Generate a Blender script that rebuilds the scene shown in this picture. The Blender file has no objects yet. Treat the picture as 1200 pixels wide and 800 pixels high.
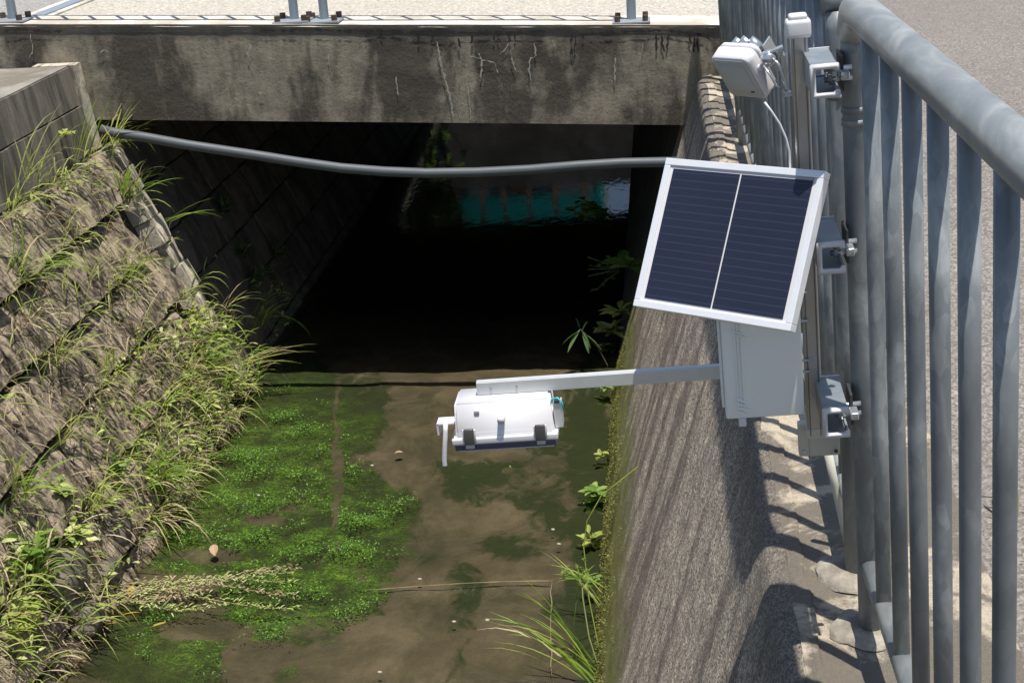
import bpy, bmesh, math, random
from mathutils import Vector, Matrix, noise
random.seed(7)
PI = math.pi
scn = bpy.context.scene
COL = scn.collection

# ------------------------------------------------------------------ camera
CAMZ = 1.425
cd = bpy.data.cameras.new('camera'); cam = bpy.data.objects.new('camera', cd); COL.objects.link(cam)
R_ = Vector((0.9941088, 0.08996557, -0.06044736))      # image right
D_ = Vector((-0.02475408, -0.35450718, -0.93472557))   # image down
F_ = Vector((-0.10552214, 0.93071524, -0.3501917))     # view direction
M = Matrix((R_, -D_, -F_)).transposed().to_4x4(); M.translation = (0, 0, CAMZ)
cam.matrix_world = M
cd.sensor_width = 36; cd.lens = 1738 * 36 / 1200.0
cd.clip_start = 0.02; cd.clip_end = 2000
scn.camera = cam

# ------------------------------------------------------------------ sky, sun, exposure
SUN = Vector((0.104, -0.165, 1.0)).normalized()           # towards the sun
w = bpy.data.worlds.new('World'); scn.world = w; w.use_nodes = True
nt = w.node_tree; nt.nodes.clear()
sky = nt.nodes.new('ShaderNodeTexSky'); sky.sky_type = 'NISHITA'; sky.sun_disc = False
sky.sun_elevation = math.asin(SUN.z); sky.sun_rotation = math.atan2(SUN.x, SUN.y)
bg = nt.nodes.new('ShaderNodeBackground'); bg.inputs[1].default_value = 0.10
wo = nt.nodes.new('ShaderNodeOutputWorld')
nt.links.new(sky.outputs[0], bg.inputs[0]); nt.links.new(bg.outputs[0], wo.inputs[0])
sd = bpy.data.lights.new('sun', 'SUN'); sd.energy = 4.7; sd.angle = math.radians(0.5); sd.color = (1.0, 0.955, 0.88)
so = bpy.data.objects.new('sun', sd); COL.objects.link(so)
so.rotation_euler = SUN.to_track_quat('Z', 'Y').to_euler(); so.location = (2, -3, 12)
scn.view_settings.view_transform = 'Standard'; scn.view_settings.look = 'None'
scn.view_settings.exposure = 0.38; scn.view_settings.gamma = 1.0
scn.render.engine = 'CYCLES'; scn.cycles.max_bounces = 8; scn.cycles.transparent_max_bounces = 12

# ------------------------------------------------------------------ geometry of the place
WATER = -1.625; BED = -1.668
LT = Vector((-2.94, 0, -0.227)); LB = Vector((-2.33, 0, WATER))   # left slope: top and toe
RT_X = 0.185; RB_X = -0.29                                         # right wall: kerb edge and toe
BY = 7.52; BY2 = 15.8                                              # bridge front and back face
def deck_z(x): return 0.263 - 0.048 * x
def soffit_z(x): return -0.243 - 0.050 * x
FANG = -0.04898
FM = Matrix.Translation((0, 0, CAMZ)) @ Matrix.Rotation(FANG, 4, 'Y') @ Matrix.Translation((0, 0, -1.44))
def FW(p): return FM @ Vector(p)                # the slightly leaning frame of fence and mast -> world
def ray(px, py): return (R_ * (px - 600) + D_ * (py - 400) + F_ * 1738.0)
O_ = Vector((0, 0, CAMZ))
def onplane(px, py, p0, n):
    r = ray(px, py); return O_ + r * ((Vector(p0) - O_).dot(n) / r.dot(n))
LD = (LB - LT).normalized(); LN = Vector((-LD.z, 0, LD.x)); LLEN = (LB - LT).length
def onL(px, py): return onplane(px, py, LB, LN)
def onZ(px, py, z): return onplane(px, py, (0, 0, z), Vector((0, 0, 1)))
def onY(px, py, y): return onplane(px, py, (0, y, 0), Vector((0, 1, 0)))
def px_of(p):
    v = Vector(p) - O_; d = v.dot(F_)
    return 600 + 1738 * v.dot(R_) / d, 400 + 1738 * v.dot(D_) / d

# ------------------------------------------------------------------ materials
class NB:
    def __init__(s, name, trans=False):
        s.m = bpy.data.materials.new(name); s.m.use_nodes = True; s.t = s.m.node_tree; s.n = s.t.nodes
        s.p = s.n['Principled BSDF']; s.out = s.n['Material Output']
        s.tc = s.n.new('ShaderNodeTexCoord')
    def l(s, a, b): s.t.links.new(a, b)
    def co(s, sc=(1, 1, 1), rnd=False, kind='Object', rot=(0, 0, 0)):
        mp = s.n.new('ShaderNodeMapping'); mp.inputs['Scale'].default_value = sc; mp.inputs['Rotation'].default_value = rot
        s.l(s.tc.outputs[kind], mp.inputs[0])
        if rnd:
            oi = s.n.new('ShaderNodeObjectInfo'); mu = s.n.new('ShaderNodeVectorMath'); mu.operation = 'SCALE'
            cx = s.n.new('ShaderNodeCombineXYZ'); s.l(oi.outputs['Random'], cx.inputs[0]); s.l(oi.outputs['Random'], cx.inputs[1])
            s.l(cx.outputs[0], mu.inputs[0]); mu.inputs['Scale'].default_value = 37.0
            ad = s.n.new('ShaderNodeVectorMath'); s.l(mp.outputs[0], ad.inputs[0]); s.l(mu.outputs[0], ad.inputs[1])
            return ad.outputs[0]
        return mp.outputs[0]
    def noise(s, co, scale, det=6, rough=.6, dist=0):
        n = s.n.new('ShaderNodeTexNoise'); s.l(co, n.inputs['Vector']); n.inputs['Scale'].default_value = scale
        n.inputs['Detail'].default_value = det; n.inputs['Roughness'].default_value = rough; n.inputs['Distortion'].default_value = dist
        return n.outputs['Fac']
    def vor(s, co, scale, out='Color'):
        n = s.n.new('ShaderNodeTexVoronoi'); s.l(co, n.inputs['Vector']); n.inputs['Scale'].default_value = scale
        return n.outputs[out]
    def ramp(s, fac, stops, interp='LINEAR'):
        r = s.n.new('ShaderNodeValToRGB'); s.l(fac, r.inputs[0]); e = r.color_ramp.elements; r.color_ramp.interpolation = interp
        while len(e) < len(stops): e.new(0.5)
        for i, (p, c) in enumerate(stops):
            e[i].position = p; c = (c, c, c) if not hasattr(c, '__len__') else c; e[i].color = (*c, 1)
        return r.outputs[0]
    def mix(s, f, a, b, mode='MIX'):
        m = s.n.new('ShaderNodeMix'); m.data_type = 'RGBA'; m.blend_type = mode
        for v, i in ((f, 0), (a, 6), (b, 7)):
            if hasattr(v, 'is_linked') or isinstance(v, bpy.types.NodeSocket): s.l(v, m.inputs[i])
            elif i == 0: m.inputs[0].default_value = v
            else: m.inputs[i].default_value = (*v, 1)
        return m.outputs[2]
    def math(s, op, a, b=0.0, c=None):
        m = s.n.new('ShaderNodeMath'); m.operation = op
        for v, i in ((a, 0), (b, 1), (c, 2)):
            if v is None: continue
            if isinstance(v, bpy.types.NodeSocket): s.l(v, m.inputs[i])
            else: m.inputs[i].default_value = v
        return m.outputs[0]
    def bump(s, h, strength=.5, dist=.01):
        b = s.n.new('ShaderNodeBump'); b.inputs['Strength'].default_value = strength; b.inputs['Distance'].default_value = dist
        s.l(h, b.inputs['Height'])
        if s.p.inputs['Normal'].is_linked: s.l(s.p.inputs['Normal'].links[0].from_socket, b.inputs['Normal'])
        s.l(b.outputs[0], s.p.inputs['Normal'])
    def color(s, c):
        if isinstance(c, bpy.types.NodeSocket): s.l(c, s.p.inputs['Base Color'])
        else: s.p.inputs['Base Color'].default_value = (*c, 1)
    def set(s, **k):
        for a, v in k.items():
            i = s.p.inputs[a.replace('_', ' ')]
            if isinstance(v, bpy.types.NodeSocket): s.l(v, i)
            else: i.default_value = v
        return s
    def xyz(s, co):
        n = s.n.new('ShaderNodeSeparateXYZ'); s.l(co, n.inputs[0]); return n.outputs

def m_galv():
    b = NB('galvanised_steel'); c = b.co((1, 1, .45), rnd=True)
    v = b.vor(c, 70); g = b.n.new('ShaderNodeRGBToBW'); b.l(v, g.inputs[0])
    n = b.noise(c, 9, 5, .6, .6); f = b.math('ADD', b.math('MULTIPLY', g.outputs[0], .12), b.math('MULTIPLY', n, .93))
    b.color(b.ramp(f, [(.36, (.135, .153, .163)), (.54, (.20, .22, .23)), (.70, (.36, .38, .38))]))
    b.set(Metallic=.25, Roughness=b.ramp(n, [(.3, .42), (.7, .6)])); b.bump(b.noise(c, 70, 3), .12, .002); return b.m
def m_rail():
    b = NB('weathered_galvanised_rail'); c = b.co((1, .5, 1), rnd=True)
    n = b.noise(c, 7, 6, .6, 1.2); n2 = b.noise(c, 60, 3)
    f = b.math('ADD', b.math('MULTIPLY', n, .85), b.math('MULTIPLY', n2, .15))
    b.color(b.ramp(f, [(.34, (.19, .205, .21)), (.5, (.27, .288, .288)), (.66, (.45, .455, .435))]))
    b.set(Metallic=.3, Roughness=.42); b.bump(n2, .1, .002); return b.m
def m_face():
    b = NB('stained_beam_concrete'); c = b.co()
    st = b.noise(b.co((2.0, 1, .6)), 1.7, 7, .62, .5)
    blot = b.noise(b.co((1, 1, .8)), 2.1, 8, .65); fine = b.noise(c, 70, 6, .75); mid = b.noise(b.co((5, 1, 1.3)), 4, 6, .7)
    base = b.mix(fine, (.10, .080, .055), (.31, .265, .20))
    base = b.mix(b.ramp(mid, [(.38, 0), (.62, 1)]), base, (.285, .245, .18))
    f = b.ramp(b.math('ADD', b.math('MULTIPLY', st, .55), b.math('MULTIPLY', blot, .45)), [(.47, 1), (.545, 0)])
    dark = b.mix(fine, (.022, .018, .014), (.105, .087, .064))
    col = b.mix(b.math('MULTIPLY', f, .93), base, dark)
    z = b.xyz(b.tc.outputs['Object'])
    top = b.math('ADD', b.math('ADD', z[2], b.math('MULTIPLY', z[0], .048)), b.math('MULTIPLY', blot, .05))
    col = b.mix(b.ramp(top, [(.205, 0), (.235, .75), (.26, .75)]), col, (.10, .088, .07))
    b.color(col); b.set(Roughness=.9); b.bump(fine, .5, .006); b.bump(b.noise(c, 9), .4, .02); return b.m
def conc(name, dark, light, stain, scale=1.0, speck=90, stretch=(1, 1, 1), rnd=False, bump=.5, st=(.42, .6), bd=1.0, pit=0.0):
    b = NB(name); c = b.co(rnd=rnd); cs = b.co(stretch, rnd=rnd)
    fine = b.noise(c, speck, 6, .8); big = b.noise(cs, 3 * scale, 8, .68, .4); mid = b.noise(cs, 14 * scale, 6, .7)
    col = b.mix(fine, dark, light)
    col = b.mix(b.ramp(mid, [(.35, 0), (.7, .6)]), col, light)
    col = b.mix(b.ramp(big, [(st[0], .9), (st[1], 0)]), col, stain)
    if pit:
        pn = b.noise(c, 20, 9, .85); col = b.mix(b.ramp(pn, [(.42, pit), (.50, 0)]), col, tuple(v * .35 for v in dark)); col = b.mix(b.ramp(pn, [(.56, 0), (.64, pit * .8)]), col, tuple(min(1, v * 1.25) for v in light)); b.bump(pn, .9, .02)
    b.color(col); b.set(Roughness=.92); b.bump(fine, bump, .004 * bd); b.bump(mid, bump * .7, .012 * bd); return b.m
def m_rwall():
    b = NB('rough_aggregate_wall'); c = b.co((1, .8, 1))
    v = b.vor(c, 260); g = b.n.new('ShaderNodeRGBToBW'); b.l(v, g.inputs[0]); fine = b.noise(c, 150, 4, .8); mid = b.noise(c, 30, 6, .7)
    st = b.noise(b.co((1.0, 2.6, .30)), 2.2, 3.5, .55, .25); big = b.noise(c, 1.6, 6, .6); hair = b.noise(b.co((1.0, 8.0, .5)), 2.5, 4, .6, .2)
    sp = b.math('ADD', b.math('ADD', b.math('MULTIPLY', g.outputs[0], .42), b.math('MULTIPLY', fine, .38)), b.math('MULTIPLY', mid, .20))
    col = b.ramp(sp, [(.32, (.09, .068, .048)), (.49, (.37, .31, .235)), (.68, (.88, .77, .61))])
    drk = b.ramp(sp, [(.3, (.075, .055, .045)), (.7, (.27, .205, .165))])
    z = b.xyz(b.tc.outputs['Object'])
    low = b.math('MULTIPLY', b.math('ADD', z[2], .75), -.16)
    col = b.mix(b.ramp(b.math('SUBTRACT', st, low), [(.42, .85), (.56, 0)]), col, drk)
    col = b.mix(b.ramp(hair, [(.36, .6), (.50, 0)]), col, drk)
    hz = b.math('ADD', z[2], b.math('MULTIPLY', b.noise(b.co((1, 1.5, .8)), 4, 8, .8), -1.2))
    moss = b.mix(fine, (.075, .085, .016), (.27, .26, .065))
    mf = b.math('SMOOTH_MIN', 1.0, b.math('MULTIPLY_ADD', hz, -4.2, -7.2), .2)
    col = b.mix(b.math('MAXIMUM', mf, 0.0), col, moss)
    kf = b.math('MAXIMUM', 0.0, b.math('MINIMUM', .8, b.math('MULTIPLY_ADD', b.math('ADD', z[2], b.math('MULTIPLY', big, .35)), 4.0, .25)))
    col = b.mix(kf, col, b.mix(sp, (.04, .035, .03), (.20, .18, .15)))
    b.color(col); b.set(Roughness=.95); b.bump(sp, 1.0, .009); b.bump(mid, .7, .015); return b.m
def m_bed():
    b = NB('silt_and_algae'); c = b.co(); at = b.n.new('ShaderNodeAttribute'); at.attribute_name = 'algae'
    rgb = b.n.new('ShaderNodeSeparateColor'); b.l(at.outputs['Color'], rgb.inputs[0])
    fine = b.noise(b.co((.8, 1.2, 1)), 34, 9, .8, 1.2); mid = b.noise(b.co((1.3, 1, 1)), 5, 9, .7, .8); tiny = b.noise(c, 130, 4, .7)
    silt = b.mix(b.ramp(b.noise(c, 5, 6, .6), [(.35, 0), (.65, 1)]), (.075, .058, .039), (.142, .112, .078))
    silt = b.mix(b.ramp(b.noise(b.co((1, .8, 1)), 3.2, 9, .72, .5), [(.40, .75), (.56, 0)]), silt, (.036, .034, .018))
    silt = b.mix(b.ramp(tiny, [(.3, .35), (.6, 0)]), silt, (.034, .028, .019))
    alg = b.ramp(b.math('ADD', b.math('MULTIPLY', fine, .6), b.math('MULTIPLY', tiny, .4)), [(.42, (.007, .018, .001)), (.50, (.036, .088, .003)), (.61, (.18, .32, .020))])
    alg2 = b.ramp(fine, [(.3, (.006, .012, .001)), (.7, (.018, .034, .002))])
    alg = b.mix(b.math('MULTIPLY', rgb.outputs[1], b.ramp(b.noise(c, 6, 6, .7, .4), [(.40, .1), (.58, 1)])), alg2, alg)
    f = b.ramp(b.math('ADD', rgb.outputs[0], b.math('MULTIPLY_ADD', mid, 1.7, -.85)), [(.36, 0), (.58, .92)])
    col = b.mix(f, silt, alg)
    b.color(col); b.set(Roughness=.9); b.bump(fine, .5, .02); b.bump(tiny, .5, .006); return b.m
def m_water():
    b = NB('shallow_water'); b.n.remove(b.p)
    tr = b.n.new('ShaderNodeBsdfTransparent'); tr.inputs[0].default_value = (.86, .86, .76, 1)
    gl = b.n.new('ShaderNodeBsdfGlossy'); gl.inputs['Roughness'].default_value = .03; gl.inputs[0].default_value = (1, 1, 1, 1)
    fr = b.n.new('ShaderNodeFresnel'); fr.inputs[0].default_value = 1.33
    bu = b.n.new('ShaderNodeBump'); bu.inputs['Strength'].default_value = .045; bu.inputs['Distance'].default_value = .02
    b.l(b.noise(b.co((1.6, .9, 1)), 10, 3, .5, .6), bu.inputs['Height']); b.l(bu.outputs[0], gl.inputs['Normal']); b.l(bu.outputs[0], fr.inputs['Normal'])
    mx = b.n.new('ShaderNodeMixShader'); b.l(fr.outputs[0], mx.inputs[0]); b.l(tr.outputs[0], mx.inputs[1]); b.l(gl.outputs[0], mx.inputs[2])
    b.l(mx.outputs[0], b.out.inputs[0]); return b.m
def m_leaf(name, cols, trans=.5, rough=.6):
    b = NB(name); b.n.remove(b.p)
    g = b.n.new('ShaderNodeNewGeometry'); col = b.ramp(g.outputs['Random Per Island'], [(i / max(1, len(cols) - 1), c) for i, c in enumerate(cols)])
    n = b.noise(b.co(), 25, 4); col = b.mix(b.ramp(n, [(.3, .35), (.6, 0)]), col, tuple(v * .45 for v in cols[0]))
    p = b.n.new('ShaderNodeBsdfPrincipled'); b.l(col, p.inputs['Base Color']); p.inputs['Roughness'].default_value = rough
    t = b.n.new('ShaderNodeBsdfTranslucent'); b.l(col, t.inputs[0])
    mx = b.n.new('ShaderNodeMixShader'); mx.inputs[0].default_value = trans
    b.l(p.outputs[0], mx.inputs[1]); b.l(t.outputs[0], mx.inputs[2]); b.l(mx.outputs[0], b.out.inputs[0]); return b.m
def plain(name, col, rough=.5, metal=0.0, var=.12, scale=30, bump=.05, **k):
    b = NB(name); n = b.noise(b.co(), scale, 5, .6)
    b.color(b.mix(n, tuple(c * (1 - var) for c in col), tuple(min(1, c * (1 + var)) for c in col)))
    b.set(Roughness=b.ramp(n, [(.2, max(.02, rough * .85)), (.8, min(1, rough * 1.15))]), Metallic=metal, **k)
    if bump: b.bump(n, bump, .002)
    return b.m
def m_speckle(name, a, c_, e, scale=70, blot=.35):
    b = NB(name); c = b.co(); v = b.vor(c, scale * 1.6); g = b.n.new('ShaderNodeRGBToBW'); b.l(v, g.inputs[0])
    f = b.math('ADD', b.math('MULTIPLY', g.outputs[0], .55), b.math('MULTIPLY', b.noise(c, scale * .7, 5, .8), .45))
    col = b.ramp(f, [(.25, a), (.5, c_), (.75, e)]); col = b.mix(b.ramp(b.noise(c, 1.3, 6, .6), [(.35, blot), (.6, 0)]), col, tuple(v * .7 for v in c_))
    b.color(col); b.set(Roughness=.9); b.bump(f, .5, .006); return b.m
def m_panel():
    b = NB('solar_cells'); x = b.xyz(b.tc.outputs['Object'])
    wv = b.math('ABSOLUTE', b.math('SUBTRACT', b.math('FRACT', b.math('MULTIPLY', x[1], 78.0)), .5))
    ln = b.ramp(wv, [(.39, 0), (.47, 1)]); n = b.noise(b.co(), 9, 4)
    w2 = b.math('ABSOLUTE', b.math('SUBTRACT', b.math('FRACT', b.math('MULTIPLY', x[0], 520.0)), .5))
    base = b.mix(n, (.013, .015, .030), (.019, .022, .042))
    b.color(b.mix(b.math('MULTIPLY', ln, .22), base, (.075, .08, .12)))
    b.set(Roughness=.26, IOR=1.5); b.bump(b.noise(b.co(), 400, 2), .04, .001); return b.m
MT = dict(
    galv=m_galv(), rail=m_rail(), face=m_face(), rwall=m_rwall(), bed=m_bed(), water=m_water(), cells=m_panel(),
    block=conc('weathered_wall_block', (.080, .058, .040), (.74, .60, .43), (.080, .060, .042), 2.3, 42, (2.3, 1.0, 1.0), True, 1.0, (.42, .53), 2.0, .7),
    blockend=conc('pale_end_concrete', (.24, .21, .165), (.68, .61, .48), (.15, .13, .10), 1.5, 80, (5, 1, 1), True, .7, (.38, .52)),
    joint=conc('dark_joint_earth', (.018, .015, .011), (.06, .05, .036), (.02, .018, .012), 1, 60, bump=.8),
    cap=conc('cast_cap_concrete', (.085, .072, .055), (.24, .205, .16), (.050, .043, .033), .8, 90, (1, 4, .5), True, .5),
    captop=conc('worn_cap_top', (.17, .155, .13), (.36, .33, .28), (.15, .13, .10), 1.0, 90, bump=.5),
    kerb=conc('dirty_kerb_concrete', (.20, .165, .125), (.70, .60, .45), (.15, .128, .10), 1.2, 110, bump=1.0, st=(.50, .56), bd=1.6),
    mortar=conc('pale_mortar', (.24, .21, .17), (.46, .41, .33), (.17, .15, .12), 3, 80, bump=.6),
    coping=conc('bright_coping', (.50, .47, .40), (.72, .68, .60), (.38, .34, .28), 1.0, 120, bump=.3),
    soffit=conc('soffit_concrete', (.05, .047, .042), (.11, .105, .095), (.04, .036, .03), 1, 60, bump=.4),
    deck=m_speckle('worn_deck_concrete', (.24, .22, .18), (.42, .39, .33), (.58, .54, .46), 60, .2),
    asphalt=m_speckle('worn_asphalt', (.09, .08, .07), (.185, .165, .145), (.33, .295, .26), 110, .3),
    asphalt2=m_speckle('grey_asphalt', (.14, .14, .135), (.28, .27, .25), (.45, .43, .40), 60, .3),
    soil=m_speckle('bank_soil', (.04, .032, .02), (.10, .08, .055), (.2, .17, .12), 40),
    silt=plain('pale_joint_mud', (.24, .20, .15), .9, var=.3, scale=60, bump=.3),
    white=plain('white_plastic', (.63, .62, .635), .38, var=.03, bump=.02),
    alu=plain('white_aluminium', (.78, .79, .80), .33, .25, var=.05, scale=60),
    grey=plain('light_grey_plastic', (.80, .81, .78), .42, var=.03, bump=.02),
    greyd=plain('grey_plastic_face', (.40, .40, .39), .45, var=.03, bump=.02),
    beige=plain('beige_plastic', (.50, .49, .42), .45, var=.04),
    steel=plain('brushed_steel', (.46, .455, .45), .3, .85, var=.25, scale=18, bump=.03),
    slot=plain('slot_shadow_steel', (.16, .15, .14), .45, .6, var=.2),
    zinc=plain('bright_zinc', (.55, .58, .60), .28, .75, var=.15),
    strut=plain('bluish_zinc_channel', (.36, .40, .43), .38, .6, var=.25, scale=40),
    armc=plain('anodised_arm', (.60, .61, .60), .4, .35, var=.08, scale=50),
    dark=plain('dark_rubber', (.035, .035, .038), .5, var=.3), latch=plain('charcoal_latch', (.055, .053, .05), .42, var=.2),
    lid=plain('smoked_clear_lid', (.055, .055, .10), .08, var=.1, bump=0, Coat_Weight=.8),
    lidedge=plain('clear_lid_edge', (.48, .50, .60), .15, var=.1, bump=0),
    cyan=plain('cyan_insulation', (.02, .45, .52), .4), label=plain('printed_label', (.30, .31, .34), .4, var=.3, scale=300),
    bolt=plain('rusty_bolt', (.10, .066, .05), .75, .3, var=.4), post=plain('bridge_post_paint', (.32, .38, .44), .45, .2, var=.12),
    plate=plain('base_plate_zinc', (.34, .36, .38), .5, .4, var=.2),
    pipe=plain('grey_pvc', (.075, .085, .095), .55, var=.08, scale=12), crack=plain('crack_dirt', (.022, .019, .015), .95, var=.3),
    lime=plain('lime_deposit', (.34, .315, .26), .9, var=.25, scale=80), jplate=plain('joint_plate_steel', (.30, .35, .40), .45, .4, var=.15),
    teal=plain('teal_paint', (.015, .48, .38), .6, var=.1), rust=plain('rusty_post', (.20, .075, .04), .8, var=.4),
    panelg=plain('grey_cladding', (.38, .37, .34), .6), glassd=plain('dark_window', (.03, .04, .05), .15), bwall=plain('pale_render', (.45, .43, .38), .8),
    grass=m_leaf('fresh_grass', [(.12, .23, .022), (.26, .42, .045), (.46, .56, .11)]),
    lime_g=m_leaf('yellow_green_grass', [(.32, .40, .07), (.50, .58, .12), (.60, .60, .24)]),
    dry=m_leaf('dry_straw', [(.26, .17, .10), (.42, .33, .19), (.52, .45, .28)], .2),
    broad=m_leaf('broad_green_leaf', [(.10, .20, .025), (.22, .37, .06), (.40, .54, .14)]),
    dusty=m_leaf('dusty_olive_leaf', [(.13, .20, .035), (.36, .43, .10), (.62, .64, .30)], .25),
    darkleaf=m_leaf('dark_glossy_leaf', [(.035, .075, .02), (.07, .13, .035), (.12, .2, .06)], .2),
    alg=m_leaf('water_weed', [(.03, .09, .004), (.09, .22, .010), (.20, .38, .03)], .25),
    moss=m_leaf('wall_moss', [(.10, .105, .02), (.19, .20, .04), (.30, .29, .09)], .15, .9),
    yleaf=m_leaf('yellow_leaf', [(.62, .42, .05), (.70, .52, .12)]), bleaf=m_leaf('brown_leaf', [(.40, .26, .15), (.55, .40, .28)], .15),
    stem=plain('plant_stem', (.20, .22, .08), .7, var=.3), bark=plain('bark', (.08, .06, .045), .9, var=.3),
)

# ------------------------------------------------------------------ object helpers
def link(name, me, mat=None, parent=None, smooth=False):
    o = bpy.data.objects.new(name, me); COL.objects.link(o)
    if mat is not None and not me.materials: me.materials.append(MT[mat] if isinstance(mat, str) else mat)
    if parent: o.parent = parent
    if smooth:
        for p in me.polygons: p.use_smooth = True
    return o
def obj(name, bm, mat, parent=None, smooth=False, uv=None):
    me = bpy.data.meshes.new(name); bm.normal_update(); bm.to_mesh(me); bm.free()
    return link(name, me, mat, parent, smooth)
def tag(o, label=None, cat=None, group=None, kind=None):
    if label: o['label'] = label
    if cat: o['category'] = cat
    if group: o['group'] = group
    if kind: o['kind'] = kind
    return o
def thing(name, label, cat, loc=(0, 0, 0), mw=None, group=None):
    o = bpy.data.objects.new(name, None); COL.objects.link(o); o.empty_display_size = .05
    if mw is not None: o.matrix_world = mw
    else: o.location = loc
    return tag(o, label, cat, group)
def fthing(name, label, cat, p, group=None, rot=None):
    m = FM @ Matrix.Translation(p)
    if rot is not None: m = m @ rot.to_4x4()
    return thing(name, label, cat, mw=m, group=group)
def B(): return bmesh.new()
def box(bm, c, s, rot=None, bev=0.0, seg=2):
    r = bmesh.ops.create_cube(bm, size=1.0)
    vs = r['verts']; m = Matrix.Translation(c) @ (rot.to_4x4() if rot is not None else Matrix()) @ Matrix.Diagonal((*s, 1))
    bmesh.ops.transform(bm, matrix=m, verts=vs)
    if bev:
        es = list({e for v in vs for e in v.link_edges}); bmesh.ops.bevel(bm, geom=es, offset=bev, segments=seg, affect='EDGES', profile=.6)
    return bm
def tube(bm, pts, r, n=12, cap=True, r2=None):
    pts = [Vector(p) for p in pts]; rings = []; up = None
    for i, p in enumerate(pts):
        t = (pts[min(i + 1, len(pts) - 1)] - pts[max(i - 1, 0)]).normalized()
        if up is None: up = Vector((0, 0, 1)) if abs(t.z) < .9 else Vector((1, 0, 0))
        a = (up - t * up.dot(t)).normalized(); bvec = t.cross(a); up = a
        rr = r if r2 is None else r + (r2 - r) * i / (len(pts) - 1)
        rings.append([bm.verts.new(p + (a * math.cos(2 * PI * k / n) + bvec * math.sin(2 * PI * k / n)) * rr) for k in range(n)])
    for i in range(len(rings) - 1):
        for k in range(n): bm.faces.new((rings[i][k], rings[i][(k + 1) % n], rings[i + 1][(k + 1) % n], rings[i + 1][k]))
    if cap: bm.faces.new(rings[0][::-1]); bm.faces.new(rings[-1])
    return bm
def extrude_profile(bm, prof, y0, y1):      # closed profile in XZ, extruded along Y
    a = [bm.verts.new((x, y0, z)) for x, z in prof]; b = [bm.verts.new((x, y1, z)) for x, z in prof]; n = len(prof)
    for i in range(n): bm.faces.new((a[i], a[(i + 1) % n], b[(i + 1) % n], b[i]))
    bm.faces.new(a[::-1]); bm.faces.new(b); bmesh.ops.recalc_face_normals(bm, faces=bm.faces[:]); return bm
def ribbon(bm, pts, w, nrm, jit=0):
    pr = None
    for i, p in enumerate(pts):
        p = Vector(p); t = (Vector(pts[min(i + 1, len(pts) - 1)]) - Vector(pts[max(i - 1, 0)])).normalized()
        s = t.cross(nrm).normalized() * w * (.5 + jit * (random.random() - .5)) * (1 if 0 < i < len(pts) - 1 else .3)
        c = (bm.verts.new(p - s), bm.verts.new(p + s))
        if pr: bm.faces.new((pr[0], pr[1], c[1], c[0]))
        pr = c
def grid(nu, nv, fn):
    bm = B(); v = [[bm.verts.new(fn(i / nu, j / nv)) for j in range(nv + 1)] for i in range(nu + 1)]
    for i in range(nu):
        for j in range(nv): bm.faces.new((v[i][j], v[i + 1][j], v[i + 1][j + 1], v[i][j + 1]))
    return bm
N3 = lambda x, y, z: noise.noise(Vector((x, y, z)))
def fbm(x, y, z, o=4):
    s = 0; a = 1
    for _ in range(o): s += a * N3(x, y, z); x *= 2.03; y *= 2.03; z *= 2.03; a *= .5
    return s

# ================================================================== SETTING
# road on the right, bank on the left, land behind, channel bed and water
def sheet(name, pts, mat, kind='structure', label=None):
    bm = B(); bm.faces.new([bm.verts.new(p) for p in pts]); return tag(obj(name, bm, mat), kind=kind, label=label)
def road_f(u, v):
    x = .56 + 159.4 * u ** 3; y = [-60, 1, 2, 3, 3.5, 4, 4.5, 5, 5.5, 6, 6.5, 7, 7.4, 8, 40, 160][round(v * 15)]
    t = max(0, min(1, (y - 3) / 4.2)); return Vector((x, y, -.004 + .22 * t * t * (3 - 2 * t)))
tag(obj('road', grid(12, 15, road_f), 'asphalt', None, True), kind='structure')
sheet('bank_ground', [(-160, -60, .16), (-4.2, -60, .16), (-4.2, BY, .16), (-160, BY, .16)], 'soil')
sheet('far_ground', [(-160, 17.95, -.02), (.56, 17.95, -.02), (.56, 160, -.02), (-160, 160, -.02)], 'soil')
sheet('far_ground', [(-160, BY2, .30), (-3.6, BY2, .30), (-3.6, 17.9, .30), (-160, 17.9, .30)], 'soil')

# --- bed with silt and algae; the mask says where the algae colour goes
BLOBS = [(350, 500, 150, 70, 1), (260, 620, 150, 60, 1), (400, 600, 95, 110, .95), (340, 690, 110, 60, 1), (170, 760, 130, 60, .8), (370, 745, 50, 40, .7),
         (300, 560, 160, 60, .9), (560, 562, 80, 32, .7), (545, 690, 30, 55, .75), (600, 640, 70, 22, .6), (575, 585, 75, 18, .6), (660, 600, 45, 60, .55),
         (660, 720, 30, 40, .4), (470, 745, 30, 25, .35), (480, 640, 50, 40, .5), (330, 450, 150, 25, .8), (692, 600, 34, 260, .85), (690, 760, 30, 90, .8), (450, 480, 40, 30, .6), (330, 780, 30, 40, .6), (590, 710, 18, 14, .5), (640, 500, 60, 40, .5)]  # tall narrow blobs at the right toe lay a dark strip along it
BARE = [(400, 655, 8, 30, .3), (470, 520, 38, 60, .6), (250, 650, 60, 14, .8), (230, 738, 60, 16, .8), (300, 770, 50, 22, .8), (430, 760, 120, 30, .3), (305, 610, 40, 12, .7), (395, 560, 8, 110, .5), (590, 600, 20, 20, .2)]
TRAIL = [(393, 443), (398, 455), (393, 470), (390, 488), (397, 505), (391, 522), (395, 540), (402, 560), (398, 580), (394, 598), (390, 615), (386, 634), (379, 650), (370, 670), (352, 690)]
def trail_d(u, v):
    if not (436 < v < 694): return 99
    for (a, b), (c, d) in zip(TRAIL, TRAIL[1:]):
        if b <= v <= d: return (u - (a + (c - a) * (v - b) / (d - b)))
    return 99
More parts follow.
